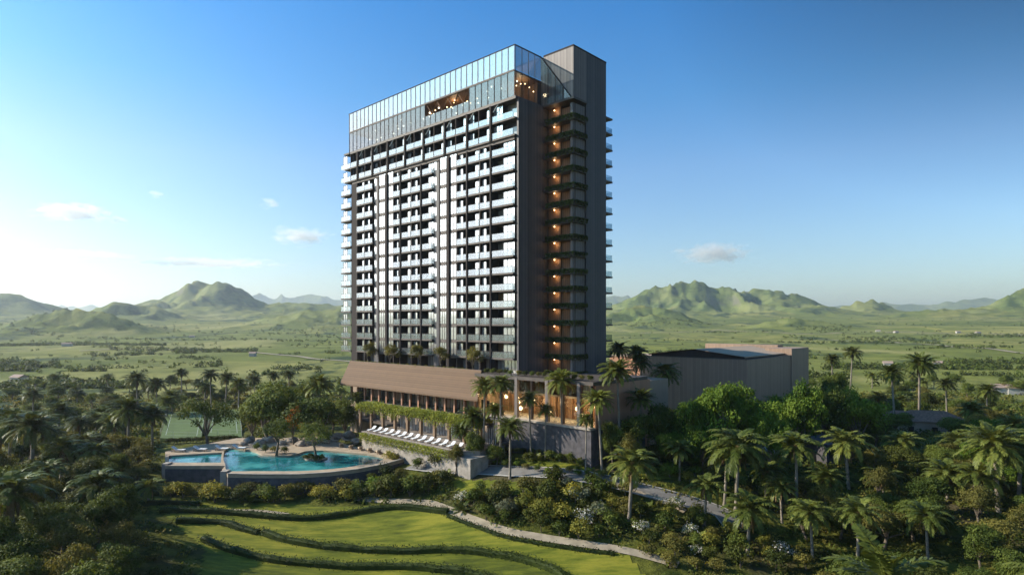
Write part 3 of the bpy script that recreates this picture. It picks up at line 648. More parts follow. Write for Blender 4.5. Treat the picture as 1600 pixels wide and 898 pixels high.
# ------------------------------------------------------------------ event hall
hx, hy = at_y(1168, 150, 0)[:2]
hall = thing('event_hall', 'long windowless brown ribbed hall with a pale low-pitched metal roof, right of the tower', 'hall', (hx, hy, 0), ROT)
q = MB(); q.box(-30, 0, 0, 44, 4, 23.4); q.build('wall', M['hallwall'], hall)
q = MB(); q.box(-30.05, .05, -.05, .35, 23.4, 23.55); q.box(-.3, .05, .35, 29.9, 23.4, 23.55); q.build('coping', M['slab'], hall)
q = MB(); q.box(-7, .3, 30, 44.3, 5, 25.3); q.build('raised_end_wall', M['hallwall'], hall)
q = MB(); q.box(-30, -7.1, 40, 44.2, 23.4, 25.9); q.build('rear_parapet', M['hallwall'], hall)
q = MB()
RX0, RX1, RXM, RZ0, RZ1 = -28.5, -1.5, -15, 24.0, 25.6
q.quad((RX0, 2, RZ0), (RXM, 2, RZ1), (RXM, 39.5, RZ1), (RX0, 39.5, RZ0)); q.quad((RXM, 2, RZ1), (RX1, 2, RZ0), (RX1, 29.8, RZ0), (RXM, 39.5, RZ1))
q.quad((RX0, 2, RZ0-.3), (RX0, 39.5, RZ0-.3), (RX0, 39.5, RZ0), (RX0, 2, RZ0)); q.quad((RX1, 2, RZ0), (RX1, 29.8, RZ0), (RX1, 29.8, RZ0-.3), (RX1, 2, RZ0-.3))
q.build('roof', M['hallroof'], hall)
q = MB(); q.prism([(RX0+.5, 2.8), (RX1-.5, 2.8), (RX1-.5, 3.2), (RX0+.5, 3.2)], 23.4, 23.75); q.v[-4:] = q.v[-4:]
q.quad((RX0+.5, 2.8, 23.75), (RX1-.5, 2.8, 23.75), (RX1-.5, 2.8, 23.95), (RX0+.5, 2.8, 23.95)); q.quad((RX0+.5, 2.79, 23.9), (RX1-.5, 2.79, 23.9), (RXM, 2.79, 25.45), (RXM, 2.79, 25.45))
q.build('shaded_gable', M['frame'], hall)  # the gable's shadow put into a near-black colour
link = thing('link_wing', 'low brown wing with a pale flat roof joining the podium to the event hall', 'building', (hx, hy, 0), ROT)
q = MB(); q.box(-44, -30.3, 6, 22, 4, 22.6); q.build('wall', M['brownwall'], link)
q = MB(); q.box(-44.2, -30.35, 5.8, 22.2, 22.6, 22.95); q.build('roof', M['hallroof'], link)
# ------------------------------------------------------------------ plant meshes
def palm_crown_mesh(name, nf, length, leaf, droop, mats, seed, dead=8):
    rnd = random.Random(seed); Vs, Fs, Mi = [], [], []; off = 0
    def add(V, F, mi):
        nonlocal off
        Vs.append(V); Fs.append(F+off); Mi.append(np.full(len(F), mi)); off += len(V)
    for f in range(nf+dead):
        isdead = f >= nf; u = f/nf
        az = f*2.399963+rnd.uniform(-.2, .2)
        el = math.radians(rnd.uniform(-60, -35)) if isdead else math.radians(82-100*u**.85+rnd.uniform(-8, 8))
        ln = length*(rnd.uniform(.45, .7) if isdead else rnd.uniform(.85, 1.08))*(1 if u > .15 else .75)
        dr = droop*(1.0+.4*rnd.random()); n = 16
        t = np.linspace(0, 1, n); ang = el-dr*t**1.4*1.6; ang = np.maximum(ang, math.radians(-85))
        ds = ln/(n-1); rr_ = np.concatenate([[0], np.cumsum(np.cos(ang[:-1])*ds)]); zz = np.concatenate([[0], np.cumsum(np.sin(ang[:-1])*ds)])
        ca_, sa_ = math.cos(az), math.sin(az); side = np.array([-sa_, ca_, 0]); P = np.stack([rr_*ca_, rr_*sa_, zz], 1)
        T = np.stack([np.cos(ang)*ca_, np.cos(ang)*sa_, np.sin(ang)], 1); U = np.cross(np.tile(side, (n, 1)), T)*-1
        w = .035*(1-t*.7)                                       # the stalk
        a_ = P+side*w[:, None]; b_ = P-side*w[:, None]
        V = np.empty((2*n, 3)); V[0::2] = a_; V[1::2] = b_; F = np.array([[2*i, 2*i+1, 2*i+3, 2*i+2] for i in range(n-1)]); add(V, F, 1 if isdead else 0)
        m = 34; tt = np.linspace(.12, .995, m); idx = tt*(n-1); i0 = np.minimum(idx.astype(int), n-2); fr = (idx-i0)[:, None]
        C = P[i0]*(1-fr)+P[i0+1]*fr; Tt = T[i0]; Uu = U[i0]
        ll = leaf*np.sin(np.pi*(.12+.82*tt))**.6*(.5 if isdead else 1)
        for sgn in (1, -1):
            jit = RNG.normal(0, .12, (m, 3)); d = sgn*side*.75+Tt*.62+Uu*.28+jit; d[:, 2] -= .28+.35*droop
            d /= np.linalg.norm(d, axis=1, keepdims=True); tip = C+d*ll[:, None]; midp = C+d*ll[:, None]*.5; midp[:, 2] += .03*ll
            wv = Tt*.082*leaf/.55
            V = np.empty((m, 4, 3)); V[:, 0] = C; V[:, 1] = midp+wv; V[:, 2] = tip; V[:, 3] = midp-wv
            add(V.reshape(-1, 3), np.arange(m*4).reshape(-1, 4), 1 if isdead else 0)
    return np_mesh(name, np.vstack(Vs), np.vstack(Fs), mats, np.concatenate(Mi))
def palm_trunk_mesh(r0, r1, seed, bulge=True):
    rnd = random.Random(seed); q = MB(); pts, rad = [], []; a = rnd.uniform(0, 6.28); k = rnd.uniform(.0, .05)
    for i in range(13):
        t = i/12; bend = k*math.sin(t*1.6)
        pts.append((bend*math.cos(a), bend*math.sin(a), t)); rad.append((r0*(1-t)+r1*t)*(1.35 if i == 0 else 1)*(1.0+.06*(i % 2)))
    q.tube(pts, rad, 8); return q.mesh('palm_trunk', M['palmbark'], True), (k*math.sin(1.6)*math.cos(a), k*math.sin(1.6)*math.sin(a))
DATE = [palm_crown_mesh('date_crown', 62, 3.6, .62, .62, [M['palm'], M['deadfrond']], i, 5) for i in (1, 2, 51)]
COCO = [palm_crown_mesh('coconut_crown', 30, 4.1, .85, .80, [M['palm'], M['deadfrond']], i, 6) for i in (3, 4, 5, 52)]
DARKP = [palm_crown_mesh('dark_crown', 50, 3.6, .7, .7, [M['palmdark'], M['deadfrond']], i, 6) for i in (6, 7)]
YOUNG = palm_crown_mesh('young_crown', 13, 4.6, 1.0, .45, [M['palm'], M['deadfrond']], 8, 0)
SKIRT = []
for s_ in (1, 2):
    q = MB(); rnd = random.Random(s_)
    for i in range(26):
        a = i*2.4; l = rnd.uniform(.5, 1.1); r = rnd.uniform(.28, .45)
        q.quad((.1*math.cos(a), .1*math.sin(a), -.1), (r*math.cos(a-.25), r*math.sin(a-.25), -.35), (r*.9*math.cos(a), r*.9*math.sin(a), -.35-l), (r*math.cos(a+.25), r*math.sin(a+.25), -.35))
    q.ball((0, 0, -.15), .38, 8, (1, 1, 1.3)); SKIRT.append(q.mesh('skirt', M['deadfrond']))
TRK = [palm_trunk_mesh(.24, .17, i) for i in range(4)]
def palm(x, y, h, R=4., kind=None, label=None, group=None, name='palm_tree', z=None, parts=True, seed=None):
    rnd = random.Random(seed if seed is not None else int(x*13+y*7)); z0 = (tz(x, y) if z is None else z)-.1
    rt = thing(name, label, 'palm', (x, y, z0), rnd.uniform(0, 6.28), group)
    rt.rotation_euler = (rnd.gauss(0, .035), rnd.gauss(0, .035), rt.rotation_euler.z); tm, (bx, by) = TRK[rnd.randrange(4)]; k = R/3.9
    cr = (kind or DATE)[rnd.randrange(len(kind or DATE))] if isinstance(kind or DATE, list) else kind
    put('trunk', tm, rt, (0, 0, 0), 0, (1.15*k, 1.15*k, h))
    k *= 1.16; c = put('crown', cr, rt, (bx*k, by*k, h), 0, (k, k, k*rnd.uniform(.92, 1.05)))
    if parts and h > 3: put('dead_leaf_skirt', SKIRT[rnd.randrange(2)], rt, (bx*1.15*k, by*1.15*k, h-.05), 0, k)
    return rt
def crown_mesh(name, rx, rz, clumps, per, lsize, m, seed, cr=1.15, flat=0., m2=None, p2=0.):
    """broad crown: leaf clumps spread through an uneven ellipsoid; returns mesh + clump centres"""
    rg = np.random.default_rng(seed); d = rg.normal(size=(clumps, 3)); d /= np.linalg.norm(d, axis=1, keepdims=True)
    d[:, 2] = np.where(d[:, 2] < -.35, -d[:, 2], d[:, 2])
    lob = .72+.38*np.sin(d[:, 0]*3+seed)+.2*np.cos(d[:, 1]*4-seed); rad = rg.uniform(.35, 1, clumps)**.5*np.clip(lob, .55, 1.1)
    C = d*rad[:, None]*np.array([rx, rx, rz]); C[:, 2] += rz*.55*(1-flat)
    Vs, Fs, Mi, off = [], [], [], 0
    for i, c in enumerate(C):
        r = cr*rg.uniform(.65, 1.3); n = int(per*rg.uniform(.7, 1.3)); dd = rg.normal(size=(n, 3)); dd /= np.linalg.norm(dd, axis=1, keepdims=True)
        dd[:, 2] = np.where(rg.random(n) < .55, np.abs(dd[:, 2]), dd[:, 2])
        P = c+dd*(r*rg.uniform(.55, 1.08, (n, 1)))*np.array([1.15, 1.15, .75])+rg.normal(0, .07, (n, 3))
        V, F = leaf_quads(P, dd+rg.normal(0, .5, (n, 3))+[0, 0, .35], lsize*rg.uniform(.7, 1.35, n), lsize*.62*rg.uniform(.7, 1.3, n))
        Vs.append(V); Fs.append(F+off); off += len(V); Mi.append((rg.random(n) < p2).astype(int) if (m2 and rg.random() < .75) else np.zeros(n, int))
    ms = [m]+([m2] if m2 else [])
    return np_mesh(name, np.vstack(Vs), np.vstack(Fs), ms, np.concatenate(Mi)), C
def trunk_mesh(C, zc, r0, seed, nb=9):
    """trunk of height zc from the ground to the crown base with limbs that reach the clumps"""
    rnd = random.Random(seed); q = MB(); lean = (rnd.uniform(-.5, .5), rnd.uniform(-.5, .5))
    fork = Vector((lean[0], lean[1], zc*.75)); q.tube([(0, 0, 0), (lean[0]*.3, lean[1]*.3, zc*.35), fork], [r0*1.4, r0, r0*.85], 8)
    idx = list(range(len(C))); rnd.shuffle(idx)
    for i in idx[:nb]:
        e = Vector(C[i])+Vector((0, 0, zc)); m_ = fork.lerp(e, .5)+Vector((rnd.uniform(-.4, .4), rnd.uniform(-.4, .4), rnd.uniform(.0, .5)))
        q.tube([fork-Vector((0, 0, .15)), fork.lerp(m_, .5), m_, e], [r0*.6, r0*.42, r0*.28, r0*.08], 5)
    return q.mesh('tree_trunk', M['bark'], True)
class Tree:
    def __init__(s, tag, rx, rz, clumps, per, ls, m, seed, zc=2.6, r0=.22, cr=1.15, **k):
        s.rx, s.rz, s.zc = rx, rz, zc; s.crown, C = crown_mesh(tag+'_crown', rx, rz, clumps, per, ls, m, seed, cr, **k); s.trunk = trunk_mesh(C, zc, r0, seed)
        s.top = zc+rz*1.55+cr*.6
T_BRIGHT = [Tree('bright', 4.2, 3.0, 58, 150, .34, M['leafbright'], i) for i in (11, 12)]
T_MID = [Tree('mid', 3.6, 2.8, 50, 150, .32, M['leafmid'], i) for i in (13, 14, 15)]
T_DARK = [Tree('dark', 3.6, 3.2, 52, 150, .34, M['leafdark'], i) for i in (16, 17)]
T_OLIVE = [Tree('olive', 3.4, 2.3, 40, 130, .28, M['leafolive'], i, cr=1.0) for i in (18, 19)]
T_OPEN = [Tree('open', 3.8, 2.0, 26, 130, .26, M['leafmid'], i, zc=3.2, cr=.85) for i in (20, 21)]
T_ORANGE = Tree('orange', 2.6, 2.6, 34, 130, .3, M['leafyellow'], 22, m2=M['floworange'], p2=.65)
T_SMALL = [Tree('small', 1.5, 1.5, 18, 110, .2, M['leafolive'], i, zc=1.6, r0=.09, cr=.6) for i in (23, 24)]
ALLT = {'bright': T_BRIGHT, 'mid': T_MID, 'dark': T_DARK, 'olive': T_OLIVE, 'open': T_OPEN, 'small': T_SMALL, 'orange': [T_ORANGE]}
def tree(kind, x, y, R, H=None, label=None, group=None, z=None, name='broadleaf_tree', cat='tree', seed=None):
    rnd = random.Random(seed if seed is not None else int(x*17+y*5)); T = ALLT[kind][rnd.randrange(len(ALLT[kind]))]; k = R/(T.rx+.5)
    kz = H/T.top if H else k
    rt = thing(name, label, cat, (x, y, (tz(x, y) if z is None else z)-.1), rnd.uniform(0, 6.28), group)
    put('trunk', T.trunk, rt, (0, 0, 0), 0, (k, k, kz)); put('crown', T.crown, rt, (0, 0, T.zc*kz), 0, (k, k, kz)); return rt
def shrub_mesh(m, seed, n=9, per=95, ls=.17, m2=None, p2=0):
    me, C = crown_mesh('shrub', .75, .62, n, per, ls, m, seed, .45, flat=0, m2=m2, p2=p2); return me
SH = {'mid': [shrub_mesh(M['leafmid'], i) for i in (31, 32)], 'dark': [shrub_mesh(M['leafdark'], i) for i in (33, 34)], 'olive': [shrub_mesh(M['leafolive'], i) for i in (35, 36)],
      'yellow': [shrub_mesh(M['leafyellow'], i) for i in (37, 38)], 'pale': [shrub_mesh(M['leafpale'], i) for i in (39, 40)],
      'white': [shrub_mesh(M['leafmid'], i, m2=M['flowerwhite'], p2=.5) for i in (41, 42)], 'bright': [shrub_mesh(M['leafbright'], i) for i in (43, 44)]}
q = MB(); q.tube([(0, 0, -.3), (.03, 0, .2), (.1, .05, .6)], [.07, .05, .02], 5); q.tube([(0, 0, .05), (-.15, .1, .5)], [.04, .015], 5); STEM = q.mesh('shrub_stem', M['bark'])
def shrub(kind, x, y, R, label=None, group=None, H=None, z=None, name='shrub'):
    rnd = random.Random(int(x*29+y*11)); me = SH[kind][rnd.randrange(len(SH[kind]))]; k = R/1.05
    rt = thing(name, label, 'shrub', (x, y, tz(x, y) if z is None else z), rnd.uniform(0, 6.28), group)
    put('foliage', me, rt, (0, 0, .35*k), 0, (k, k, (H/1.5 if H else k))); put('stem', STEM, rt, (0, 0, 0), 0, k); return rt
# ------------------------------------------------------------------ draped strips, lawns, hedges
def gp(px, py): return on_ground(px, py)
def smooth_line(P, step=1.2):
    P = [Vector((p[0], p[1], 0)) for p in P]; out = []
    for i in range(len(P)-1):
        p0, p1, p2, p3 = P[max(i-1, 0)], P[i], P[i+1], P[min(i+2, len(P)-1)]; n = max(2, int((p2-p1).length/step))
        for j in range(n):
            t = j/n; out.append(.5*((2*p1)+(p2-p0)*t+(2*p0-5*p1+4*p2-p3)*t*t+(3*p1-p0-3*p2+p3)*t**3))
    out.append(P[-1]); return out
def strip(name, pix, width, m, lift, parent=None, cols=5, world=None, **tags):
    L_ = smooth_line(world if world else [gp(*p) for p in pix]); V, F = [], []
    for i, p in enumerate(L_):
        d = (L_[min(i+1, len(L_)-1)]-L_[max(i-1, 0)]).normalized(); nrm = Vector((-d.y, d.x, 0)); w = width if not callable(width) else width(i/len(L_))
        for c in range(cols):
            q = p+nrm*w*(c/(cols-1)-.5); V.append((q.x, q.y, tz(q.x, q.y)+lift))
    for i in range(len(L_)-1):
        for c in range(cols-1):
            a = i*cols+c; F.append((a, a+cols, a+cols+1, a+1))
    me = np_mesh(name, V, F, m, smooth=True); return put(name, me, parent, **tags), L_
def sheet(name, pix, m, lift, step=1.0, world=None, **tags):
    """a draped sheet filling a ground polygon"""
    P = world if world else [gp(*p) for p in pix]; X = [p[0] for p in P]; Y = [p[1] for p in P]
    gx = np.arange(min(X), max(X)+step, step); gy = np.arange(min(Y), max(Y)+step, step); GX, GY = np.meshgrid(gx, gy, indexing='ij')
    def inside(x, y):
        r = np.zeros(x.shape, bool); j = len(P)-1
        for i in range(len(P)):
            c = ((Y[i] > y) != (Y[j] > y)) & (x < (X[j]-X[i])*(y-Y[i])/(Y[j]-Y[i]+1e-12)+X[i]); r ^= c; j = i
        return r
    Z = terrain(GX.ravel(), GY.ravel()).reshape(GX.shape)+lift; ny = len(gy)
    ii, jj = np.meshgrid(np.arange(len(gx)-1), np.arange(ny-1), indexing='ij'); ok = inside(GX[:-1, :-1]+step/2, GY[:-1, :-1]+step/2)
    ii, jj = ii[ok], jj[ok]; F = np.stack([ii*ny+jj, (ii+1)*ny+jj, (ii+1)*ny+jj+1, ii*ny+jj+1], 1)
    V = np.stack([GX.ravel(), GY.ravel(), Z.ravel()], 1); us, inv = np.unique(F, return_inverse=True)
    return put(name, np_mesh(name, V[us], inv.reshape(-1, 4), m, smooth=True), **tags)
sheet('lawn', [(205, 778), (320, 778), (440, 790), (560, 792), (640, 786), (690, 797), (745, 817), (800, 838), (860, 852), (980, 868), (1010, 905), (760, 960), (300, 960), (320, 860), (270, 815)], M['lawn'], .06, .6, kind='structure')
sheet('lawn', [(700, 752), (740, 750), (830, 756), (850, 772), (790, 775), (720, 768)], M['lawn'], .06, .6, kind='structure')
sheet('lawn', [(805, 717), (860, 722), (930, 730), (925, 738), (860, 733), (805, 726)], M['lawn'], .07, .6, kind='structure')
sheet('lawn', [(1000, 738), (1100, 728), (1190, 730), (1180, 745), (1080, 752), (1010, 750)], M['lawn'], .06, .6, kind='structure')
road_o, RL = strip('road', [(640, 729), (700, 734), (760, 735), (820, 739), (880, 743), (930, 750), (985, 762), (1040, 776), (1090, 790), (1130, 806), (1150, 830)], 2.9, M['asphalt'], .09, kind='structure', cols=7)
for sgn in (1, -1):
    w_ = [(p+Vector((-(RL[min(i+1, len(RL)-1)]-RL[max(i-1, 0)]).y, (RL[min(i+1, len(RL)-1)]-RL[max(i-1, 0)]).x, 0)).normalized()*1.57*sgn) for i, p in enumerate(RL)]
    strip('kerb', None, .3, M['kerb'], .2, cols=2, world=w_[::3]+[w_[-1]], kind='structure')
strip('garden_path', [(560, 781), (625, 786), (668, 788), (695, 795), (735, 812), (790, 832), (840, 842), (900, 850), (985, 864), (1060, 885)], 1.5, M['path'], .13, kind='structure')
strip('garden_path', [(955, 756), (985, 768), (1030, 782), (1070, 800)], 1.2, M['path'], .12, kind='structure')
strip('garden_path', [(250, 796), (330, 797), (400, 800), (450, 806)], .7, M['path'], .13, kind='structure')
def hedge(pix, h, w, label, group='dark hedge bands standing in for shaded lawn terrace risers'):  # leafy bands added in place of shaded lawn terrace risers
    L_ = smooth_line([gp(*p) for p in pix], .8); n = len(L_); core = MB(); prof = [(-.5, 0), (-.5, .8), (-.3, 1), (.3, 1), (.5, .8), (.5, 0)]
    nr = [Vector((-(L_[min(i+1, n-1)]-L_[max(i-1, 0)]).y, (L_[min(i+1, n-1)]-L_[max(i-1, 0)]).x, 0)).normalized() for i in range(n)]
    Cs, Ns = [], []
    for i in range(n):
        z = tz(L_[i].x, L_[i].y); wob = 1+.1*math.sin(i*.9)+RNG.uniform(-.07, .07)
        for a, b_ in prof:
            p = L_[i]+nr[i]*a*w*.86; core.v.append((p.x, p.y, z-.1+(b_*h*.88*wob if b_ else 0)))
        for _ in range(34):
            u = RNG.random(); a = RNG.uniform(-.55, .55)
            if u < .45: pt = L_[i]+nr[i]*a*w; zz = z+h*(.93+RNG.normal(0, .05)); nn = (0, 0, 1)
            else:
                sg = -1 if RNG.random() < .5 else 1; pt = L_[i]+nr[i]*sg*w*(.47+abs(RNG.normal(0, .04))); zz = z+RNG.uniform(0, .95)*h; nn = nr[i]*sg
            Cs.append((pt.x+RNG.normal(0, .26), pt.y+RNG.normal(0, .26), zz+(.25*abs(RNG.normal()) if u < .06 else 0))); Ns.append(tuple(nn))
    for i in range(n-1):
        for j in range(5):
            a = i*6+j; core.f.append((a, a+6, a+7, a+1)); core.mi.append(0)
    core.f += [(0, 1, 2, 3, 4, 5), tuple((n-1)*6+j for j in (5, 4, 3, 2, 1, 0))]; core.mi += [0, 0]
    Cs = np.array(Cs); Ns = np.array(Ns, float)+RNG.normal(0, .45, (len(Ns), 3)); V, F = leaf_quads(Cs, Ns, .24, .17)
    o0 = L_[n//2]; base = thing('hedge', label, 'hedge', (0, 0, 0), 0, group)
    core.build('riser_hedge_body', M['hedge'], base); put('foliage', np_mesh('riser_hedge_foliage', V, F, M['hedge']), base); return base
hedge([(228, 774), (270, 773), (312, 774)], .85, 1.0, 'short hedge standing in for the shaded riser at the lawn top left')
hedge([(222, 790), (265, 789), (312, 790)], .85, 1.0, 'short hedge standing in for the shaded second riser at the lawn left')
hedge([(250, 801), (300, 801), (350, 803), (400, 807), (440, 813), (475, 814), (525, 808), (570, 801), (612, 795), (650, 798), (700, 804)], .95, 1.15, 'long hedge standing in for the shaded upper riser behind the big lawn')
hedge([(700, 808), (740, 823), (790, 842), (840, 852), (900, 861), (960, 870)], .5, .6, 'low hedge standing in for the shaded step beside the pale garden path', )
hedge([(275, 818), (310, 818), (345, 820), (378, 828), (404, 836)], .9, 1.2, 'short hedge standing in for the shaded sloping riser at the left of the lawn')
hedge([(412, 837), (440, 845), (490, 855), (550, 862), (625, 865), (700, 864), (760, 869), (815, 878), (860, 893), (890, 912)], .95, 1.2, 'long hedge standing in for the shaded middle riser across the big lawn')
hedge([(318, 846), (362, 863), (425, 878), (487, 885), (550, 889), (625, 889), (700, 894), (745, 902), (790, 915)], .95, 1.2, 'front hedge standing in for the shaded lowest riser across the lawn bottom')

# ------------------------------------------------------------------ pool terrace
ZPD, ZPW = 6.55, 6.2
pz = lambda px, py, z=ZPD: at_z(px, py, z)
# outer outline of the raised pool terrace, clockwise in the photo
outl = [pz(258, 727), pz(352, 727), pz(347, 733), pz(356, 740), pz(400, 741), pz(464, 741), pz(515, 738), pz(557, 733), pz(600, 725), pz(632, 716), pz(650, 706)]
back = [Vector((*loc2w(-30, -17.5), 0)), Vector((*loc2w(-44, -16), 0)), pz(370, 684), pz(258, 705)]
poly = [(p.x, p.y) for p in outl+back]
pt = thing('pool_terrace', 'raised stone pool terrace with a dark curved retaining wall facing the lawn', 'pool terrace', (0, 0, 0))
q = MB(); q.prism(poly, -1.0, ZPD-.65); q.build('foundation', M['stone'], pt)
main_pool = [pz(357, 738, ZPW), pz(400, 738.5, ZPW), pz(464, 738.5, ZPW), pz(515, 735.5, ZPW), pz(555, 730.5, ZPW), pz(592, 723, ZPW), pz(600, 718, ZPW), pz(585, 713, ZPW), pz(545, 709, ZPW), pz(505, 706, ZPW), pz(478, 707, ZPW), pz(462, 712, ZPW), pz(440, 714, ZPW), pz(410, 712, ZPW), pz(398, 707, ZPW), pz(372, 703, ZPW), pz(353, 704, ZPW), pz(349, 718, ZPW), pz(352, 728, ZPW)]
left_pool = [pz(263, 725, ZPW), pz(345, 725, ZPW), pz(346, 714, ZPW), pz(347, 709, ZPW), pz(264, 714, ZPW)]
def smooth_poly(P, sub=4):
    out = []; n = len(P)
    for i in range(n):
        p0, p1, p2, p3 = P[i-1], P[i], P[(i+1) % n], P[(i+2) % n]
        for j in range(sub):
            t = j/sub; out.append(.5*((2*p1)+(p2-p0)*t+(2*p0-5*p1+4*p2-p3)*t*t+(3*p1-p0-3*p2+p3)*t**3))
    return out
mp_ = smooth_poly(main_pool, 3)
def flat(name, P, z, m, **k):
    q = MB(); q.v = [(p[0], p[1], z) for p in P]; q.f = [tuple(range(len(P)))]; q.mi = [0]
    me = q.mesh(name, m)
    if me.polygons[0].normal.z < 0: me.flip_normals()
    return put(name, me, **k)
# the paved deck is cut around the pools
import bmesh
from mathutils.geometry import tessellate_polygon
def holed(name, outer, holes, z0, z1, m, parent=None, **k):
    loops = [[Vector((p[0], p[1], 0)) for p in outer]]+[[Vector((p[0], p[1], 0)) for p in h] for h in holes]
    tris = tessellate_polygon(loops); pts = [p for l in loops for p in l]; q = MB(); n = len(pts)
    q.v = [(p.x, p.y, z1) for p in pts]+[(p.x, p.y, z0) for p in pts]; q.f = [tuple(t) for t in tris]; o = 0
    for l in loops:
        for i in range(len(l)): j = (i+1) % len(l); q.f.append((o+i, o+j, n+o+j, n+o+i))
        o += len(l)
    q.mi = [0]*len(q.f); me = q.mesh(name, m); bm = bmesh.new(); bm.from_mesh(me); bmesh.ops.recalc_face_normals(bm, faces=bm.faces[:]); bm.to_mesh(me); bm.free()
    return put(name, me, parent, **k)
holed('deck', poly, [[(p.x, p.y) for p in mp_], [(p.x, p.y) for p in left_pool]], ZPD-.6, ZPD, M['sandpave'], pt)
flat('pool_water', mp_, ZPW, M['water'], kind='structure'); flat('pool_water', left_pool, ZPW, M['water'], kind='structure')
# coping; pale end blocks put sunlight on the wall's left faces into colour
for a_, b_ in ((357, 632), (260, 350)):
    pass
q = MB()
for i in range(3, 9): 
    p, r_ = outl[i], outl[i+1]; d = (r_-p).normalized(); nn = Vector((-d.y, d.x, 0))*.18
    q.prism([(p.x-nn.x, p.y-nn.y), (r_.x-nn.x, r_.y-nn.y), (r_.x+nn.x, r_.y+nn.y), (p.x+nn.x, p.y+nn.y)], ZPD+.003, ZPD+.12)
q.build('coping', M['palestone'], pt)
for px_, py_ in ((352, 737), (261, 725)):
    p = pz(px_, py_); q = MB(); q.box(p.x-.55, p.x+.5, p.y-.75, p.y+.9, 1.5, ZPD+.25); q.build('lit_wall_end', M['palestone'], pt)
# planted island and peninsula with rocks
def boulder(x, y, z, r, label, group=None):
    bm = bmesh.new(); bmesh.ops.create_icosphere(bm, subdivisions=3, radius=r); sd = RNG.uniform(0, 50)
    from mathutils import noise
    for v in bm.verts:
        n_ = noise.noise(v.co*(1.1/r)+Vector((sd, sd, 0))); v.co *= 1+.45*n_; v.co.z *= .7
    me = bpy.data.meshes.new('boulder'); bm.to_mesh(me); bm.free(); me.materials.append(M['rock'])
    put('boulder', me, None, (x, y, z+r*.25), RNG.uniform(0, 6), label=label, category='rock', group=group)
ORDW = ['first', 'second', 'third', 'fourth', 'fifth', 'sixth', 'seventh', 'eighth', 'ninth', 'tenth', 'eleventh', 'twelfth', 'thirteenth', 'last']
# loungers and daybeds
def lounger_meshes():
    f = MB(); f.box(-.34, .34, -1.0, 1.0, .22, .28)
    l = MB(); [l.box(x-.03, x+.03, y-.03, y+.03, 0, .22) for x in (-.3, .3) for y in (-.85, .85)]
    c = MB(); c.box(-.31, .31, -.95, .3, .283, .38); b = MB(); b.quad((-.31, .3, .3), (.31, .3, .3), (.31, .95, .72), (-.31, .95, .72)); b.quad((-.31, .3, .4), (-.31, .93, .82), (.31, .93, .82), (.31, .3, .4)); b.quad((-.31, .93, .82), (-.31, .95, .72), (.31, .95, .72), (.31, .93, .82)); b.quad((-.31, .3, .3), (-.31, .95, .72), (-.31, .93, .82), (-.31, .3, .4)); b.quad((.31, .3, .4), (.31, .93, .82), (.31, .95, .72), (.31, .3, .3))
    one = MB(); one.box(-.03, .03, -.03, .03, 0, .22)
    return f.mesh('frame', M['wood']), one.mesh('leg', M['wood']), c.mesh('cushion', M['tan']), b.mesh('backrest', M['tan']), c.mesh('cushion_w', M['white']), b.mesh('backrest_w', M['white'])
LG = lounger_meshes()
def lounger(x, y, z, rz, label, group, white=False, sc=1.):
    t = thing('sun_lounger' if not white else 'daybed', label, 'sun lounger' if not white else 'daybed', (x, y, z), rz, group, sc)
    put('frame', LG[0], t)
    for lx in (-.3, .3):
        for ly in (-.85, .85): put('leg', LG[1], t, (lx, ly, 0))
    put('cushion', LG[4 if white else 2], t); put('backrest', LG[5 if white else 3], t); return t
row = [(533, 697), (548, 700), (563, 702.5), (577, 705), (591, 708), (605, 711), (618, 714.5)]
for i, (px_, py_) in enumerate(row):
    p = pz(px_, py_); lounger(p.x, p.y, ZPD+.01, ROT-2.0, 'tan sun lounger in the poolside row, ' + ('furthest from the lawn' if i == 0 else 'nearest the lawn' if i == len(row)-1 else ['', 'second', 'third', 'fourth', 'fifth', 'sixth'][i]+' from its left end'), 'tan loungers along the pool', sc=1.15)
for i, (px_, py_) in enumerate([(508, 692), (522, 690), (540, 689), (556, 692), (572, 696)]):
    p = pz(px_, py_); lounger(p.x, p.y, ZPD+.01, ROT+1.9, 'pale lounger in the back row by the rocks, ' + ['leftmost of five', 'second of five from the left', 'middle one of five', 'fourth of five from the left', 'rightmost of five'][i], 'pale loungers in the back row by the pool', sc=1.05)
for i, (px_, w_) in enumerate([(279, 1), (313, 1), (347, 1), (374, 1)]):
    p = pz(px_, 705.5-i*1.1)
    lounger(p.x, p.y, ZPD+.01, 1.5, 'white poolside daybed behind the left pool, ' + ['furthest left', 'second from the left', 'third from the left', 'rightmost, beside the big pool'][i], 'white daybeds behind the left pool', True, 1.35)
# ------------------------------------------------------------------ upper terrace with green edge, pergola colonnade
ter = thing('terrace_wall', 'pale stone terrace block with a strip of trailing greenery, below the colonnade', 'terrace', (CX, CY, 0), ROT)
q = MB(); q.prism([(-27, -17.3), (2.5, -17.3), (5.0, -14.5), (5.0, -8.3), (-27, -8.3)], 3, 9.98); q.build('wall', M['palestone'], ter)
q = MB(); q.prism([(-27, -17.45), (2.6, -17.45), (5.15, -14.5), (5.15, -8.4), (-27, -8.4)], 9.983, 10.1); q.build('paving', M['deck'], ter)
q = MB(); q.box(-26.8, .5, -17.9, -17.46, 8.9, 9.9); q.build('planter', M['palestone'], ter)
c = np.stack([RNG.uniform(-26.8, .6, 3600), -17.95+RNG.normal(0, .17, 3600), 10.0-np.abs(RNG.normal(0, .75, 3600))], 1); V, F = leaf_quads(c, RNG.normal(size=c.shape)+[0, -1, .5], .3, .18)
put('trailing_plants', np_mesh('trailing_plants', V, F, M['vine']), ter)
q = MB(); q.box(2.6, 6.2, -17.9, -13.6, 3, 9.3); q.build('stair_block', M['palestone'], ter)
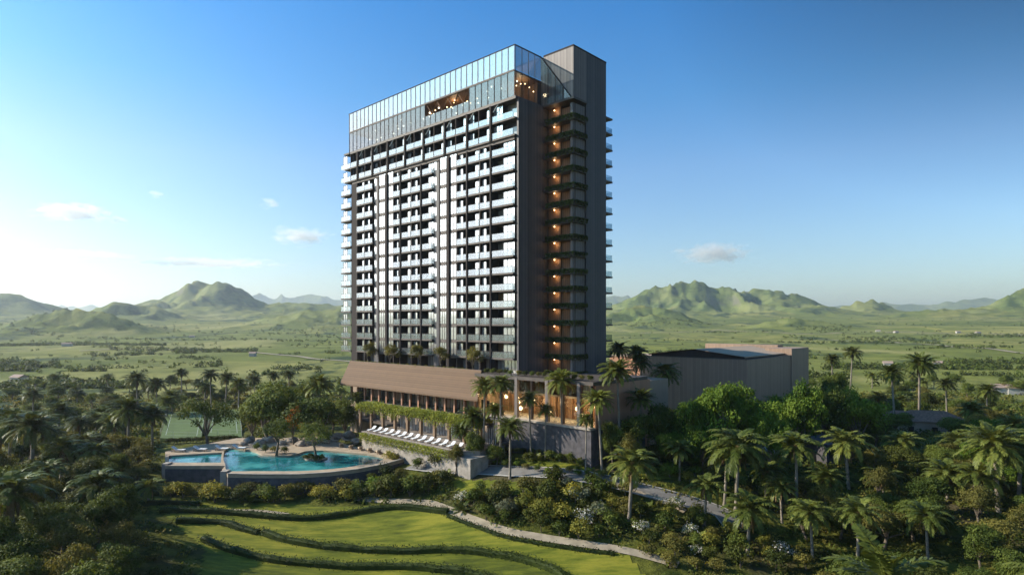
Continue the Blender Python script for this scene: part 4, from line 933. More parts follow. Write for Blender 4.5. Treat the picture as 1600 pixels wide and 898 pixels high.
for i in range(14):
    x, y = loc2w(-25.5+i*2.05, -15.9)
    lounger(x, y, 10.11, ROT+math.pi*.08, 'white daybed along the upper terrace edge, ' + ('first at the left end' if i == 0 else 'last at the right end' if i == 13 else ORDW[i]+' from the left'), 'white daybeds along the upper terrace', True, 1.15)
pgx0, pgx1 = -36, 3.0
pg = thing('pergola', 'long dark pergola along the podium, its roof overgrown with bright hanging vines', 'pergola', (CX, CY, 0), ROT)
q = MB(); q.box(pgx0, pgx1, -12.2, -11.8, 13.4, 13.8); q.box(pgx0, pgx1, -9.2, -8.8, 13.4, 13.8); q.build('beam', M['frame'], pg)
for i in range(10):
    x = pgx0+.4+(pgx1-pgx0-.8)*i/9; zb = 10.12 if x > -26.5 else 6.6
    q = MB(); q.box(x-.28, x+.28, -12.25, -11.75, zb, 13.39); q.build('post', M['wood'], pg)
    q = MB(); q.box(x-.12, x+.12, -12.6, -8.4, 13.81, 14.0); q.build('rafter', M['frame'], pg)
nv = 17000; c = np.stack([RNG.uniform(pgx0-.5, pgx1+.5, nv), RNG.uniform(-13.0, -9.6, nv), np.zeros(nv)], 1)
edge = np.clip((-11.9-c[:, 1])/.9, 0, 1); hang = (fbm(c[:, 0]*.9, c[:, 0]*0, 3, 5)*2.6+.5)*edge*RNG.random(nv); c[:, 2] = 14.2+RNG.normal(0, .2, nv)+fbm(c[:, 0]*.5, c[:, 1]*.5, 3, 9)*.8-hang
V, F = leaf_quads(c, RNG.normal(0, .6, c.shape)+[0, -.5, .8], .32, .2); put('vines', np_mesh('vines', V, F, M['vine']), pg)
# balustrade of slim slats behind the colonnade
q = MB(); 
for i in range(60): x = -25+i*.48; q.box(x-.04, x+.04, -9.0, -8.9, 10.12, 13.0)
q.build('slat_screen', M['white'], pg)
# ------------------------------------------------------------------ courts beyond the pool
def court(pxs, label):
    P = [gp(*p) for p in pxs]; zc = max(p.z for p in P)+.25; t = thing('sports_court', label, 'sports court', (P[0].x, P[0].y, 0))
    o = P[0]; R_ = [(p.x-o.x, p.y-o.y) for p in P]; q = MB(); q.prism(R_ if True else R_, 0, zc); q.build('court_surface', M['court'], t)
    def lerp(u, v): 
        a = Vector(R_[0]).lerp(Vector(R_[1]), u); b_ = Vector(R_[3]).lerp(Vector(R_[2]), u); return a.lerp(b_, v)
    def line(u0, v0, u1, v1, wd=.06):
        a, b_ = lerp(u0, v0), lerp(u1, v1); d = (b_-a).normalized(); n_ = Vector((-d.y, d.x))*wd; q = MB()
        q.quad((a.x-n_.x, a.y-n_.y, zc+.01), (b_.x-n_.x, b_.y-n_.y, zc+.01), (b_.x+n_.x, b_.y+n_.y, zc+.01), (a.x+n_.x, a.y+n_.y, zc+.01)); q.build('line', M['line'], t)
    for L4 in ((.12, .1, .88, .1), (.12, .9, .88, .9), (.12, .1, .12, .9), (.88, .1, .88, .9), (.12, .5, .88, .5)): line(*L4)
    q = MB(); 
    for i in range(4):
        a, b_ = Vector(R_[i]), Vector(R_[(i+1) % 4]); n = int((b_-a).length/3)
        for j in range(n): p = a.lerp(b_, j/n); q.tube([(p.x, p.y, zc), (p.x, p.y, zc+1.6)], .03, 4)
        q.tube([(a.x, a.y, zc+1.6), (b_.x, b_.y, zc+1.6)], .02, 4)
    q.build('fence', M['line'], t)
court([(250, 690), (314, 688), (322, 655), (262, 657)], 'green sports court with white lines, the left one beyond the pool')
court([(322, 686), (378, 684), (372, 654), (330, 655)], 'smaller green fenced sports court, the right one beyond the pool')
# ------------------------------------------------------------------ villas right of the hotel
def villa(px, py, Y, w, d, h, rz, mw, mr, label, name='villa', hip=2.2):
    p = at_y(px, Y); z = p.z; t = thing(name, label, 'house', (p.x, p.y, z), rz)
    q = MB(); q.box(-w/2, w/2, -d/2, d/2, -2, h); q.build('wall', mw, t)
    q = MB(); e = .7; n = len(q.v); q.v = [(-w/2-e, -d/2-e, h), (w/2+e, -d/2-e, h), (w/2+e, d/2+e, h), (-w/2-e, d/2+e, h), (-w/2+d/2, 0, h+hip), (w/2-d/2, 0, h+hip)]
    q.f = [(0, 1, 5, 4), (1, 2, 5), (2, 3, 4, 5), (3, 0, 4), (3, 2, 1, 0)]; q.mi = [0]*5; q.build('roof', mr, t)
    for i in range(3):
        x = -w/2+w*(i+.5)/3; q = MB(); q.box(x-.6, x+.6, -d/2-.06, -d/2-.003, .9, 2.1); q.build('window', M['darkdoor'], t)
    q = MB(); q.box(-w/2-.06, -w/2-.003, -.5, .5, .05, 2.1); q.build('door', M['wood'], t)
    return t
villa(1450, 668, 150, 15, 8, 3.4, -.25, M['render'], M['roofbrown'], 'garden villa with a low brown tiled roof under the tall palms')
villa(1405, 650, 158, 8, 6, 3.2, -.2, M['farwall'], M['roofbrown'], 'small brown-roofed outbuilding left of the garden villa', hip=1.6)
villa(1292, 720, 118, 8, 5.4, 3.6, .5, M['stone'], M['roofgrey'], 'small dark grey roofed garden pavilion among the palms', 'pavilion', 1.2)
villa(1204, 705, 124, 4.6, 5, 6.0, .1, M['skylitwall'], M['roofgrey'], 'pale sky-tinted garden house half hidden behind the palms', hip=1.0)

for pix_, w_ in (([(1280, 531), (1360, 534), (1430, 537), (1500, 543), (1600, 552)], 5), ([(120, 549), (220, 545), (330, 548), (450, 556), (560, 566)], 5), ([(1000, 521), (1120, 516), (1260, 522), (1420, 519), (1600, 523)], 9)):
    pts_ = [gp(*p) for p in pix_]; L0 = [p.lerp(q_, t_/6) for p, q_ in zip(pts_, pts_[1:]) for t_ in range(6)]+[pts_[-1]]
    strip('dirt_track', None, w_, M['path'], .6, cols=2, world=[(p.x+(3*math.sin(i_)), p.y+3*math.cos(i_*1.7)) for i_, p in enumerate(L0)], kind='structure')
# ------------------------------------------------------------------ planting
def proj(x, y, z): return 800+x/y*FPX, HZ-(z-CAMZ)/y*FPX
PLANTS = []                                                     # (object, look, kind word, x, y)
def rec(o, look, kindw): PLANTS.append((o, look, kindw, o.location.x, o.location.y)); return o
def palm_px(px, py, Rpx, base, kind=None, label=None, Y=None, z=None, group=None, look='green feathery'):
    p = at_y(px, Y, z) if Y else gp(px, base); h = (CAMZ+(HZ-py)/FPX*p.y)-p.z
    o = palm(p.x, p.y, max(h, 1.2), Rpx/FPX*p.y, kind, label, group, z=(z if z is not None else None))
    if not label: rec(o, look, 'palm')
    return o
G1 = 'palms in the grounds in front of the hotel'
palm_px(983, 722, 44, 815, COCO, 'slender coconut palm standing alone in the bed beside the road, right of the lawn path', group=G1)
palm_px(1150, 695, 46, 800, COCO, 'large shaggy palm with the widest crown in front of the bright green trees', group=G1)
palm_px(1132, 705, 34, 790, COCO, 'palm half hidden behind the widest-crowned palm, leaning to its left', group=G1)
palm_px(1245, 695, 38, 812, COCO, 'tall palm with a pale thin trunk left of the grey pavilion', group=G1)
palm_px(1101, 758, 30, 822, COCO, 'short palm with drooping dry fronds beside the end of the road', group=G1)
palm_px(1168, 795, 42, 868, COCO, 'palm with spreading yellowish fronds, nearest the camera right of the road', group=G1)
palm_px(1326, 692, 38, 765, COCO, 'broad palm right of the grey pavilion', group=G1)
palm_px(1560, 695, 52, 800, DATE, 'big heavy date palm near the right edge of the picture', group=G1)
palm_px(1592, 705, 44, 790, DATE, 'date palm cut by the right edge of the picture', group=G1)
palm_px(1436, 568, 27, 672, DATE, 'tallest slender palm in front of the brown tiled villa', group=G1)
palm_px(1399, 582, 23, 672, DATE, 'slightly shorter palm left of the tallest one by the brown villa', group=G1)
palm_px(1327, 550, 17, 640, DARKP, 'small dark palm rising above the trees right of the event hall', group=G1)
palm_px(880, 594, 28, 716, DATE, 'tall straight palm in the middle of the lobby front', group=G1)
palm_px(941, 625, 29, 712, DATE, 'palm at the right corner of the stone plinth', group=G1, Y=100.5)
palm_px(970, 580, 34, 700, DATE, 'large lit palm against the brown wall right of the lobby', group=G1, Y=104)
palm_px(1038, 582, 28, 690, DARKP, 'dark shaded palm between the brown wall and the event hall', group=G1, Y=126)
palm_px(990, 552, 22, 640, DARKP, 'dark palm rising behind the brown wall at the tower foot', group=G1, Y=133, z=10)
palm_px(968, 545, 20, 640, DARKP, 'dark palm close against the right edge of the tower', group=G1, Y=137, z=10)
palm_px(1004, 566, 20, 640, DARKP, 'dark palm right of the other two behind the brown wall', group=G1, Y=128, z=10)
palm_px(830, 622, 20, 700, DATE, 'small palm in front of the left part of the lobby glass', group=G1, Y=108)
palm_px(797, 668, 28, 748, DATE, 'palm beside the road in front of the left end of the plinth', group=G1)
palm_px(755, 603, 25, 715, DATE, 'left palm of the tall pair at the end of the tan roof', group=G1, Y=109)
palm_px(782, 598, 24, 715, DATE, 'right palm of the tall pair at the end of the tan roof', group=G1, Y=108)
palm_px(738, 650, 26, 722, DATE, 'bushy palm at the right end of the colonnade terrace', group=G1)
palm_px(722, 672, 20, 722, DATE, 'lowest palm beside the end of the upper terrace', group=G1)
palm_px(1385, 905, 75, 950, YOUNG, 'young palm sprouting pale upright fronds at the bottom right', group=G1, Y=52)
palm_px(502, 600, 28, 668, DATE, 'tall palm at the left end of the tan podium roof', group=G1, Y=150)
palm_px(478, 612, 20, 668, DATE, 'shorter palm left of the tall one by the podium roof', group=G1, Y=155)
palm_px(200, 640, 32, 715, DATE, 'left one of the two big date palms left of the sports courts', group=G1)
palm_px(238, 648, 28, 712, DATE, 'right one of the two big date palms left of the sports courts', group=G1)
palm_px(216, 592, 22, 640, DARKP, 'dark palm above the two big date palms', group=G1, Y=205)
palm_px(52, 614, 18, 660, DARKP, 'dark palm standing clear at the far left edge of the planting', group=G1, Y=190)
palm_px(284, 582, 13, 640, DARKP, 'small distant palm above the trees left of centre', group=G1, Y=240)
palm_px(352, 590, 17, 640, DARKP, 'spiky dark palm behind the right sports court', group=G1, Y=225)
for i, (a, b_, c_) in enumerate([(398, 592, 13), (430, 586, 12), (452, 584, 12), (120, 615, 14), (165, 610, 13), (310, 598, 12)]): palm_px(a, b_, c_, 640, DARKP, Y=215+i*6, look='small dark')
palm_px(150, 757, 42, 812, COCO, 'low spreading palm with bright arching fronds above the bottom left bushes', group=G1, Y=84)
palm_px(20, 770, 55, 898, COCO, 'large dark palm cut by the left edge of the picture', group=G1, Y=72)
palm_px(50, 665, 42, 760, DARKP, 'wide dark palm at the left edge above the lower bushes', group=G1, Y=105)
palm_px(12, 655, 36, 740, COCO, 'palm with long fronds touching the left edge, above the other left edge palms', group=G1, Y=112)
palm_px(232, 760, 24, 790, COCO, 'small palm left of the raised pool wall', group=G1, Y=98)
palm_px(95, 700, 32, 770, COCO, look='leafy', Y=108); palm_px(132, 690, 30, 760, DARKP, look='dark', Y=118); palm_px(78, 735, 30, 800, COCO, look='leafy', Y=92)
palm_px(90, 640, 24, 700, DATE, look='green feathery', Y=150); palm_px(150, 655, 22, 700, DATE, look='green feathery', Y=140); palm_px(262, 628, 18, 680, DATE, look='green feathery', Y=185)
palm_px(1480, 740, 36, 830, COCO, look='leafy', Y=95); palm_px(1380, 745, 30, 800, COCO, look='leafy', Y=98); palm_px(1522, 640, 24, 720, DATE, look='green feathery', Y=140); palm_px(1290, 640, 22, 700, DARKP, look='dark', Y=140)
palm_px(1270, 800, 34, 880, COCO, look='leafy', Y=80)

for i, (a, b_, r_, g_, k_, Y_) in enumerate([(1000, 622, 26, 700, DATE, 109), (915, 655, 17, 712, DATE, 101), (852, 640, 17, 712, DATE, 107), (770, 640, 20, 712, DATE, 110), (1012, 660, 22, 720, DARKP, 110), (1062, 700, 24, 760, COCO, 100), (1195, 735, 28, 800, COCO, 95),
        (1222, 760, 28, 830, COCO, 90), (1290, 745, 30, 810, COCO, 96), (1410, 690, 30, 760, COCO, 112), (1355, 655, 22, 720, DATE, 135), (1500, 690, 30, 770, DATE, 112), (1530, 740, 36, 820, COCO, 92), (1340, 800, 36, 880, COCO, 78), (1450, 805, 34, 880, COCO, 78), (1372, 620, 18, 680, DARKP, 165),
        (1250, 580, 16, 640, DARKP, 190), (1300, 560, 15, 640, DARKP, 200), (1480, 600, 18, 660, DARKP, 180), (1540, 610, 20, 680, DATE, 170), (330, 585, 16, 650, DARKP, 215), (372, 600, 17, 650, DATE, 195), (245, 600, 18, 650, DARKP, 200), (560, 620, 16, 660, DATE, 148)]):
    palm_px(a, b_, r_, g_, k_, Y=Y_, look=['green feathery', 'leafy', 'full-crowned'][i % 3])

def spiky(px_, py_, R):
    p = gp(px_, py_); t = thing('spiky_plant', None, 'plant', (p.x, p.y, p.z), rr_s.uniform(0, 6), 'spiky plants among the shrubs'); put('fronds', YOUNG, t, (0, 0, .1), 0, R/3.6); q_ = R/3.6
    put('stem', STEM, t, (0, 0, 0), 0, .9); rec(t, 'spiky', 'plant')
rr_s = random.Random(9)
for a, b_ in [(722, 800), (756, 778), (812, 800), (872, 812), (925, 800), (958, 836), (835, 775), (905, 770), (700, 745), (655, 755), (596, 772), (1010, 800), (1045, 830), (1090, 850), (1150, 840), (1065, 742), (1130, 748), (1205, 770), (1010, 735), (560, 780), (505, 784), (390, 786), (840, 722), (905, 728), (760, 724)]:
    spiky(a, b_, rr_s.uniform(1.3, 2.1))
def tree_px(kind, px, top, Rpx, Y, label=None, group=None, z=None, look=None, hmin=3):
    p = at_y(px, Y, z); H = (CAMZ+(HZ-top)/FPX*Y)-p.z; o = tree(kind, p.x, p.y, Rpx/FPX*Y, max(H, hmin), label, group, z=z)
    if not label: rec(o, look or LOOK[kind], 'tree')
    return o
LOOK = {'bright': 'bright green leafy', 'mid': 'rounded green', 'dark': 'dark dense', 'olive': 'olive green', 'open': 'open airy', 'small': 'small olive', 'orange': 'orange flowering'}
G2 = 'broadleaf trees in the hotel grounds'
tree_px('bright', 1128, 577, 54, 109, 'tallest bright green tree in front of the event hall', G2)
tree_px('bright', 1082, 606, 42, 108, 'bright green tree at the left end of the bright row, beside the shaded palm', G2)
tree_px('bright', 1185, 606, 46, 110, 'bright green tree right of the tallest one, below the hall corner', G2)
tree_px('bright', 1242, 588, 44, 116, 'bright green tree in front of the raised end of the hall', G2)
tree_px('mid', 1290, 598, 38, 118, 'rounded green tree right of the raised end of the hall', G2)
tree_px('bright', 1342, 600, 46, 118, 'large green tree left of the brown tiled villa', G2)
tree_px('mid', 1300, 575, 26, 165, 'rounded green tree behind the right end of the hall', G2)
tree_px('bright', 1098, 650, 34, 103, 'lower bright green tree left of the widest palm', G2)
tree_px('bright', 1205, 640, 30, 105, 'lower bright green tree above the pale garden house', G2)
tree_px('mid', 422, 590, 54, 136, 'broad green tree behind the big pool, its crown above the rocks', G2, z=5)
tree_px('mid', 396, 612, 30, 142, 'green tree left of the broad one behind the pool', G2, z=4)
tree_px('open', 326, 616, 46, 132, 'airy tree with a forked dark trunk between the courts and the pool', G2, z=4)
tree_px('mid', 492, 612, 50, 133, 'spreading green tree over the rocks at the right of the pool', G2, z=5)
tree_px('orange', 459, 628, 17, 131, 'small tree covered in orange blossom behind the pool', G2, z=5.5)
tree_px('open', 494, 656, 38, 116, 'sparse grey-green tree on the small planted island in the pool', G2, z=ZPD)
tree_px('open', 432, 650, 34, 120, 'thin tree on the planted peninsula of the pool', G2, z=ZPD)
tree_px('mid', 540, 618, 24, 142, 'green tree between the pool and the left end of the colonnade', G2, z=5)
tree_px('mid', 455, 600, 32, 160, 'rounded green tree behind the broad pool tree', G2)
tree_px('dark', 520, 622, 24, 150, 'dark tree beside the palm at the podium corner', G2)
for i, (px_, t_) in enumerate([(576, 530), (612, 533), (652, 530), (690, 533), (741, 537)]):
    a = a_at(px_, -2.2); x, y = loc2w(a, -2.2); o = tree('small', x, y, 16/FPX*y, (CAMZ+(HZ-t_)/FPX*y)-ZD, ['leftmost', 'second', 'third', 'fourth', 'rightmost'][i]+' of the five small trees on the podium deck above the tan roof', 'small trees along the podium deck', z=ZD+.02)
for i in range(40):
    a = rl0+1+i*1.05
    if a > rr0+3: break
    x, y = loc2w(a, -2.9+.4*RNG.random()); rec(shrub(['olive', 'mid', 'yellow'][i % 3], x, y, .75, z=ZD, H=1.3, group='shrubs edging the podium deck'), 'low deck', 'shrub')
for i in range(16):
    a = LB0+2+i*(LB1-LB0-3)/15; x, y = loc2w(a, -3.6+.3*RNG.random()); rec(shrub(['dark', 'mid', 'olive'][i % 3], x, y, .8, z=ZD+.42, H=1.2, group='shrubs edging the lobby roof'), 'roof edge', 'shrub')
for i in range(10):
    x, y = loc2w(4+i*1.8, -6.0); rec(shrub(['mid', 'olive', 'dark'][i % 3], x, y, .9, group='shrubs at the foot of the plinth'), 'plinth-side', 'shrub')

for a, b_, r_, Y_, k_ in [(958, 655, 22, 102, 'mid'), (992, 640, 30, 105, 'mid'), (1030, 628, 32, 107, 'mid'), (1052, 665, 28, 103, 'bright'), (985, 672, 24, 100, 'olive'), (1020, 690, 20, 105, 'dark'), (745, 668, 20, 108, 'mid'), (712, 690, 16, 106, 'olive'), (776, 690, 18, 107, 'mid'), (1400, 640, 26, 140, 'mid'), (1490, 650, 30, 138, 'mid'), (1370, 650, 26, 132, 'dark')]:
    tree_px(k_, a, b_, r_, Y_, group=G2, hmin=2.5)
# rows of shrubs in front of the pool wall
rr = random.Random(21)
def shr(kind, px, py, Rpx, group, look):
    p = gp(px, py); rec(shrub(kind, p.x, p.y, Rpx/FPX*p.y, group=group), look, 'shrub')
KL = {'mid': 'green', 'dark': 'dark green', 'olive': 'olive', 'yellow': 'yellow-green', 'pale': 'pale silvery', 'white': 'white flowering', 'bright': 'bright green'}
for px_ in range(268, 700, 13):
    k_ = rr.choice(['mid', 'mid', 'olive', 'olive', 'yellow', 'dark', 'dark'] if px_ > 360 else ['yellow', 'olive', 'mid']); b_ = 784 if px_ < 560 else 784-(px_-560)*.12
    shr(k_, px_+rr.uniform(-5, 5), b_+rr.uniform(-12, 2), rr.uniform(11, 20), 'shrubs in front of the pool wall', KL[k_])
for px_, py_, r_, k_ in [(336, 786, 24, 'yellow'), (375, 787, 18, 'dark'), (420, 786, 20, 'mid'), (445, 782, 18, 'olive'), (540, 783, 17, 'yellow'), (610, 778, 26, 'dark'), (640, 775, 24, 'mid'), (590, 770, 20, 'bright'), (670, 770, 20, 'dark')]:
    shr(k_, px_, py_, r_, 'shrubs in front of the pool wall', 'large '+KL[k_])
def bed(poly, n, kinds, r0, r1, group):
    X = [p[0] for p in poly]; Yp = [p[1] for p in poly]; c = 0; t = 0; done = []
    while c < n and t < 4000:
        t += 1; x, y = rr.uniform(min(X), max(X)), rr.uniform(min(Yp), max(Yp)); ins = False; j = len(poly)-1
        for i in range(len(poly)):
            if (Yp[i] > y) != (Yp[j] > y) and x < (X[j]-X[i])*(y-Yp[i])/(Yp[j]-Yp[i])+X[i]: ins = not ins
            j = i
        r = rr.uniform(r0, r1)
        if not ins or any(abs(x-a) < (r+b2)*.75 and abs(y-b_) < (r+b2)*.42 for a, b_, b2 in done): continue
        done.append((x, y, r)); k_ = rr.choice(kinds); shr(k_, x, y, r, group, KL[k_]); c += 1
MIXK = ['mid', 'mid', 'dark', 'dark', 'olive', 'olive', 'yellow', 'pale', 'white']
bed([(715, 790), (740, 765), (860, 768), (930, 765), (985, 775), (975, 840), (900, 842), (800, 832), (740, 808)], 44, MIXK, 13, 24, 'shrubs in the bed between lawn path and road')
for px_, py_, r_, k_ in [(740, 792, 22, 'mid'), (793, 808, 20, 'pale'), (784, 783, 18, 'olive'), (855, 785, 24, 'dark'), (865, 768, 24, 'dark'), (905, 788, 22, 'pale'), (940, 815, 22, 'pale'), (935, 778, 24, 'mid'), (845, 812, 24, 'yellow')]:
    shr(k_, px_, py_, r_, 'shrubs in the bed between lawn path and road', 'big '+KL[k_])
bed([(700, 722), (760, 716), (810, 728), (930, 742), (1000, 758), (1000, 765), (930, 748), (800, 736), (700, 730)], 18, ['mid', 'olive', 'bright'], 7, 11, 'shrubs along the far side of the road')
bed([(560, 745), (690, 700), (800, 712), (800, 728), (640, 738), (590, 775)], 34, ['mid', 'dark', 'olive', 'yellow', 'mid'], 11, 20, 'shrubs between the terrace and the road')
bed([(810, 722), (930, 728), (1000, 735), (1000, 712), (940, 716), (815, 716)], 14, ['mid', 'dark', 'olive'], 8, 13, 'shrubs at the foot of the plinth')
bed([(990, 840), (1000, 800), (1060, 792), (1120, 830), (1200, 850), (1270, 898), (1040, 898)], 40, MIXK+['olive', 'white'], 14, 26, 'shrubs below the end of the road')
bed([(1010, 725), (1190, 712), (1260, 790), (1180, 800), (1100, 770), (1010, 748)], 26, ['mid', 'olive', 'yellow', 'bright', 'dark'], 12, 20, 'shrubs between the palms right of the road')
# loose woods around the grounds, every tree on its own
KEEP = [((250, 686, 655, 768), 104), ((248, 652, 380, 694), 160), ((532, 560, 760, 705), 112), ((803, 572, 1012, 718), 104), ((228, 772, 985, 905), 78), ((690, 705, 1110, 810), 92),
        ((1048, 535, 1266, 600), 150), ((1395, 622, 1500, 670), 150), ((545, 60, 960, 570), 110), ((1000, 722, 1180, 752), 104), ((1185, 665, 1225, 712), 120), ((1262, 700, 1325, 725), 115)]
PLACED = [(o[3], o[4], 2.0) for o in PLANTS]+[(o.location.x, o.location.y, 2.5) for o in bpy.data.objects if o.get('category') in ('palm', 'tree')]
def blocked(x, y, R, H):
    z = tz(x, y); x0, yt = proj(x-R, y, z+H); x1, _ = proj(x+R, y, z+H); yb = proj(x, y, z)[1]
    for (a, b_, c_, d_), dep in KEEP:
        if y < dep+12 and x1 > a and x0 < c_ and yb > b_ and yt < d_: return True
    A, B = w2loc(x, y)
    if -66 < A < 26 and -20-R < B < 30: return True
    A2, B2 = (x-hx)*ca+(y-hy)*sa, -(x-hx)*sa+(y-hy)*ca
    if -48-R < A2 < 3+R and -2-R < B2 < 47: return True
    if R < 3 and False: return True
    return any((x-a)**2+(y-b_)**2 < (R*.8+r2)**2*.42 for a, b_, r2 in PLACED)
def wood(n, region, kinds, rr_, hh, group, pal=.0):
    c = t = 0
    while c < n and t < n*60:
        t += 1; px_ = rr.uniform(region[0], region[1]); Y = rr.uniform(region[2], region[3]); x = (px_-800)/FPX*Y; R = rr.uniform(*rr_); H = rr.uniform(*hh)
        if blocked(x, Y, R, H): continue
        PLACED.append((x, Y, R))
        if rr.random() < pal: rec(palm(x, Y, H*1.05, rr.uniform(2.8, 3.8), rr.choice([DATE, COCO, DARKP]), None, group), 'leafy', 'palm')
        else:
            k_ = rr.choice(kinds); rec(tree(k_, x, Y, R, H, None, group), LOOK[k_], 'tree')
        c += 1
wood(22, (-20, 345, 52, 84), ['dark', 'mid', 'mid', 'olive'], (2.8, 4.2), (5.5, 8), 'trees at the bottom left', .0)
wood(34, (-40, 262, 84, 140), ['dark', 'mid', 'dark', 'olive'], (2.4, 3.8), (4.5, 8), 'trees left of the pool', .3)
wood(74, (-60, 560, 140, 290), ['mid', 'olive', 'dark', 'mid', 'open'], (2.6, 4.2), (4.5, 8), 'trees behind the pool and courts', .16)
wood(30, (1240, 1660, 58, 92), ['dark', 'mid', 'mid', 'olive'], (2.4, 4.2), (4.5, 7), 'trees at the bottom right', .05)
wood(34, (1180, 1660, 92, 135), ['mid', 'mid', 'dark', 'olive', 'bright'], (2.6, 4.0), (4.5, 7.5), 'trees around the grey pavilion', .12)
wood(70, (1010, 1680, 135, 290), ['mid', 'dark', 'mid', 'olive'], (2.8, 4.4), (5, 8), 'trees behind the hall and villas', .10)
wood(8, (1000, 1250, 60, 78), ['mid', 'olive'], (1.6, 2.6), (2.5, 4), 'trees at the bottom centre')
# rocks around the pool
bp_ = [(516, 686, .9), (527, 684, 1.3), (500, 690, .8), (545, 682, 1.5), (488, 694, .9), (470, 696, 1.0), (405, 694, 1.1), (390, 690, 1.2), (420, 690, 1.4), (440, 694, .9), (380, 695, .8), (455, 690, 1.2), (556, 690, 1.0)]
for i, (a, b_, r_) in enumerate(bp_):
    p = pz(a, b_); boulder(p.x, p.y, ZPD, r_, None, 'boulders around the back of the pool'); o = bpy.data.objects[-1]
for o in [o for o in bpy.data.objects if o.get('category') == 'rock']: rec(o, 'tan', 'boulder')
for i, (a, b_, r_) in enumerate([(415, 706, 8), (430, 708, 9), (445, 708, 8), (402, 702, 7), (480, 716, 7), (492, 718, 8), (503, 716, 7), (486, 712, 6)]):
    p = pz(a, b_); z_ = ZPD if i < 4 else ZPW
    rec(shrub(['mid', 'olive', 'dark'][i % 3], p.x, p.y, r_/FPX*p.y*1.1, z=z_-.1, group='plants in and beside the pool'), 'poolside', 'shrub')
isl = pz(493, 717, ZPW); q = MB(); q.prism([(isl.x+2.2*math.cos(t_)*(1+.1*math.sin(3*t_)), isl.y+1.4*math.sin(t_)) for t_ in [i*math.tau/14 for i in range(14)]], ZPW-.5, ZPW+.2); q.build('pool_island', M['rock'], kind='structure')
for i in range(22):
    p = at_z(262+i*5, 693, 4.2); rec(shrub('dark', p.x, p.y, 1.0, z=max(tz(p.x, p.y), 3.6), group='hedge shrubs between pool and courts'), 'court-side', 'shrub')

# undergrowth: leafy ground cover nobody could count
def undergrowth():
    n = 9500; Yc = 52+ (RNG.random(n)**1.3)*210; X = RNG.uniform(-1, 1, n)*(Yc*.92+8); Zt = terrain(X, Yc)
    A = (X-CX)*ca+(Yc-CY)*sa; B = -(X-CX)*sa+(Yc-CY)*ca; ok = ~((A > -66) & (A < 24) & (B > -20) & (B < 26))
    A2 = (X-hx)*ca+(Yc-hy)*sa; B2 = -(X-hx)*sa+(Yc-hy)*ca; ok &= ~((A2 > -46) & (A2 < 1) & (B2 > -1) & (B2 < 45))
    px = 800+X/Yc*FPX; py = HZ-(Zt-CAMZ)/Yc*FPX
    def inp(P):
        r = np.zeros(n, bool); j = len(P)-1
        for i in range(len(P)):
            r ^= ((P[i][1] > py) != (P[j][1] > py)) & (px < (P[j][0]-P[i][0])*(py-P[i][1])/(P[j][1]-P[i][1]+1e-9)+P[i][0]); j = i
        return r
    ok &= ~inp([(215, 768), (320, 772), (560, 788), (640, 780), (700, 790), (760, 815), (850, 842), (990, 858), (1040, 905), (760, 980), (300, 980), (300, 860), (250, 815)])
    ok &= ~inp([(245, 650), (385, 650), (385, 700), (640, 690), (650, 765), (245, 760)])
    ok &= ~inp([(640, 722), (820, 732), (960, 748), (1130, 792), (1160, 835), (1110, 815), (1000, 775), (880, 752), (700, 742), (640, 736)])
    ok &= ~inp([(700, 750), (830, 754), (850, 773), (720, 770)]) & ~inp([(800, 715), (935, 727), (930, 740), (800, 728)]) & ~inp([(1000, 735), (1190, 727), (1180, 747), (1005, 752)])
    X, Yc, Zt = X[ok], Yc[ok], Zt[ok]; m = len(X); per = 26; s_ = RNG.uniform(.5, 1.3, m)*np.clip(Yc/90, .8, 1.8)
    d = RNG.normal(size=(m, per, 3)); d /= np.linalg.norm(d, axis=2, keepdims=True); d[..., 2] = np.abs(d[..., 2])
    P = np.stack([X, Yc, Zt], 1)[:, None, :]+d*s_[:, None, None]*np.array([1.3, 1.3, .8])*RNG.uniform(.6, 1.05, (m, per, 1))
    ls = (np.repeat(.26*np.clip(Yc/85, .9, 2.2), per))*RNG.uniform(.7, 1.4, m*per)
    V, F = leaf_quads(P.reshape(-1, 3), d.reshape(-1, 3)+RNG.normal(0, .5, (m*per, 3)), ls*1.3, ls)
    ck = np.repeat(RNG.integers(0, 3, m), per)
    put('undergrowth', np_mesh('undergrowth', V, F, [M['leafdark'], M['leafmid'], M['leafolive']], ck), kind='stuff')
undergrowth()
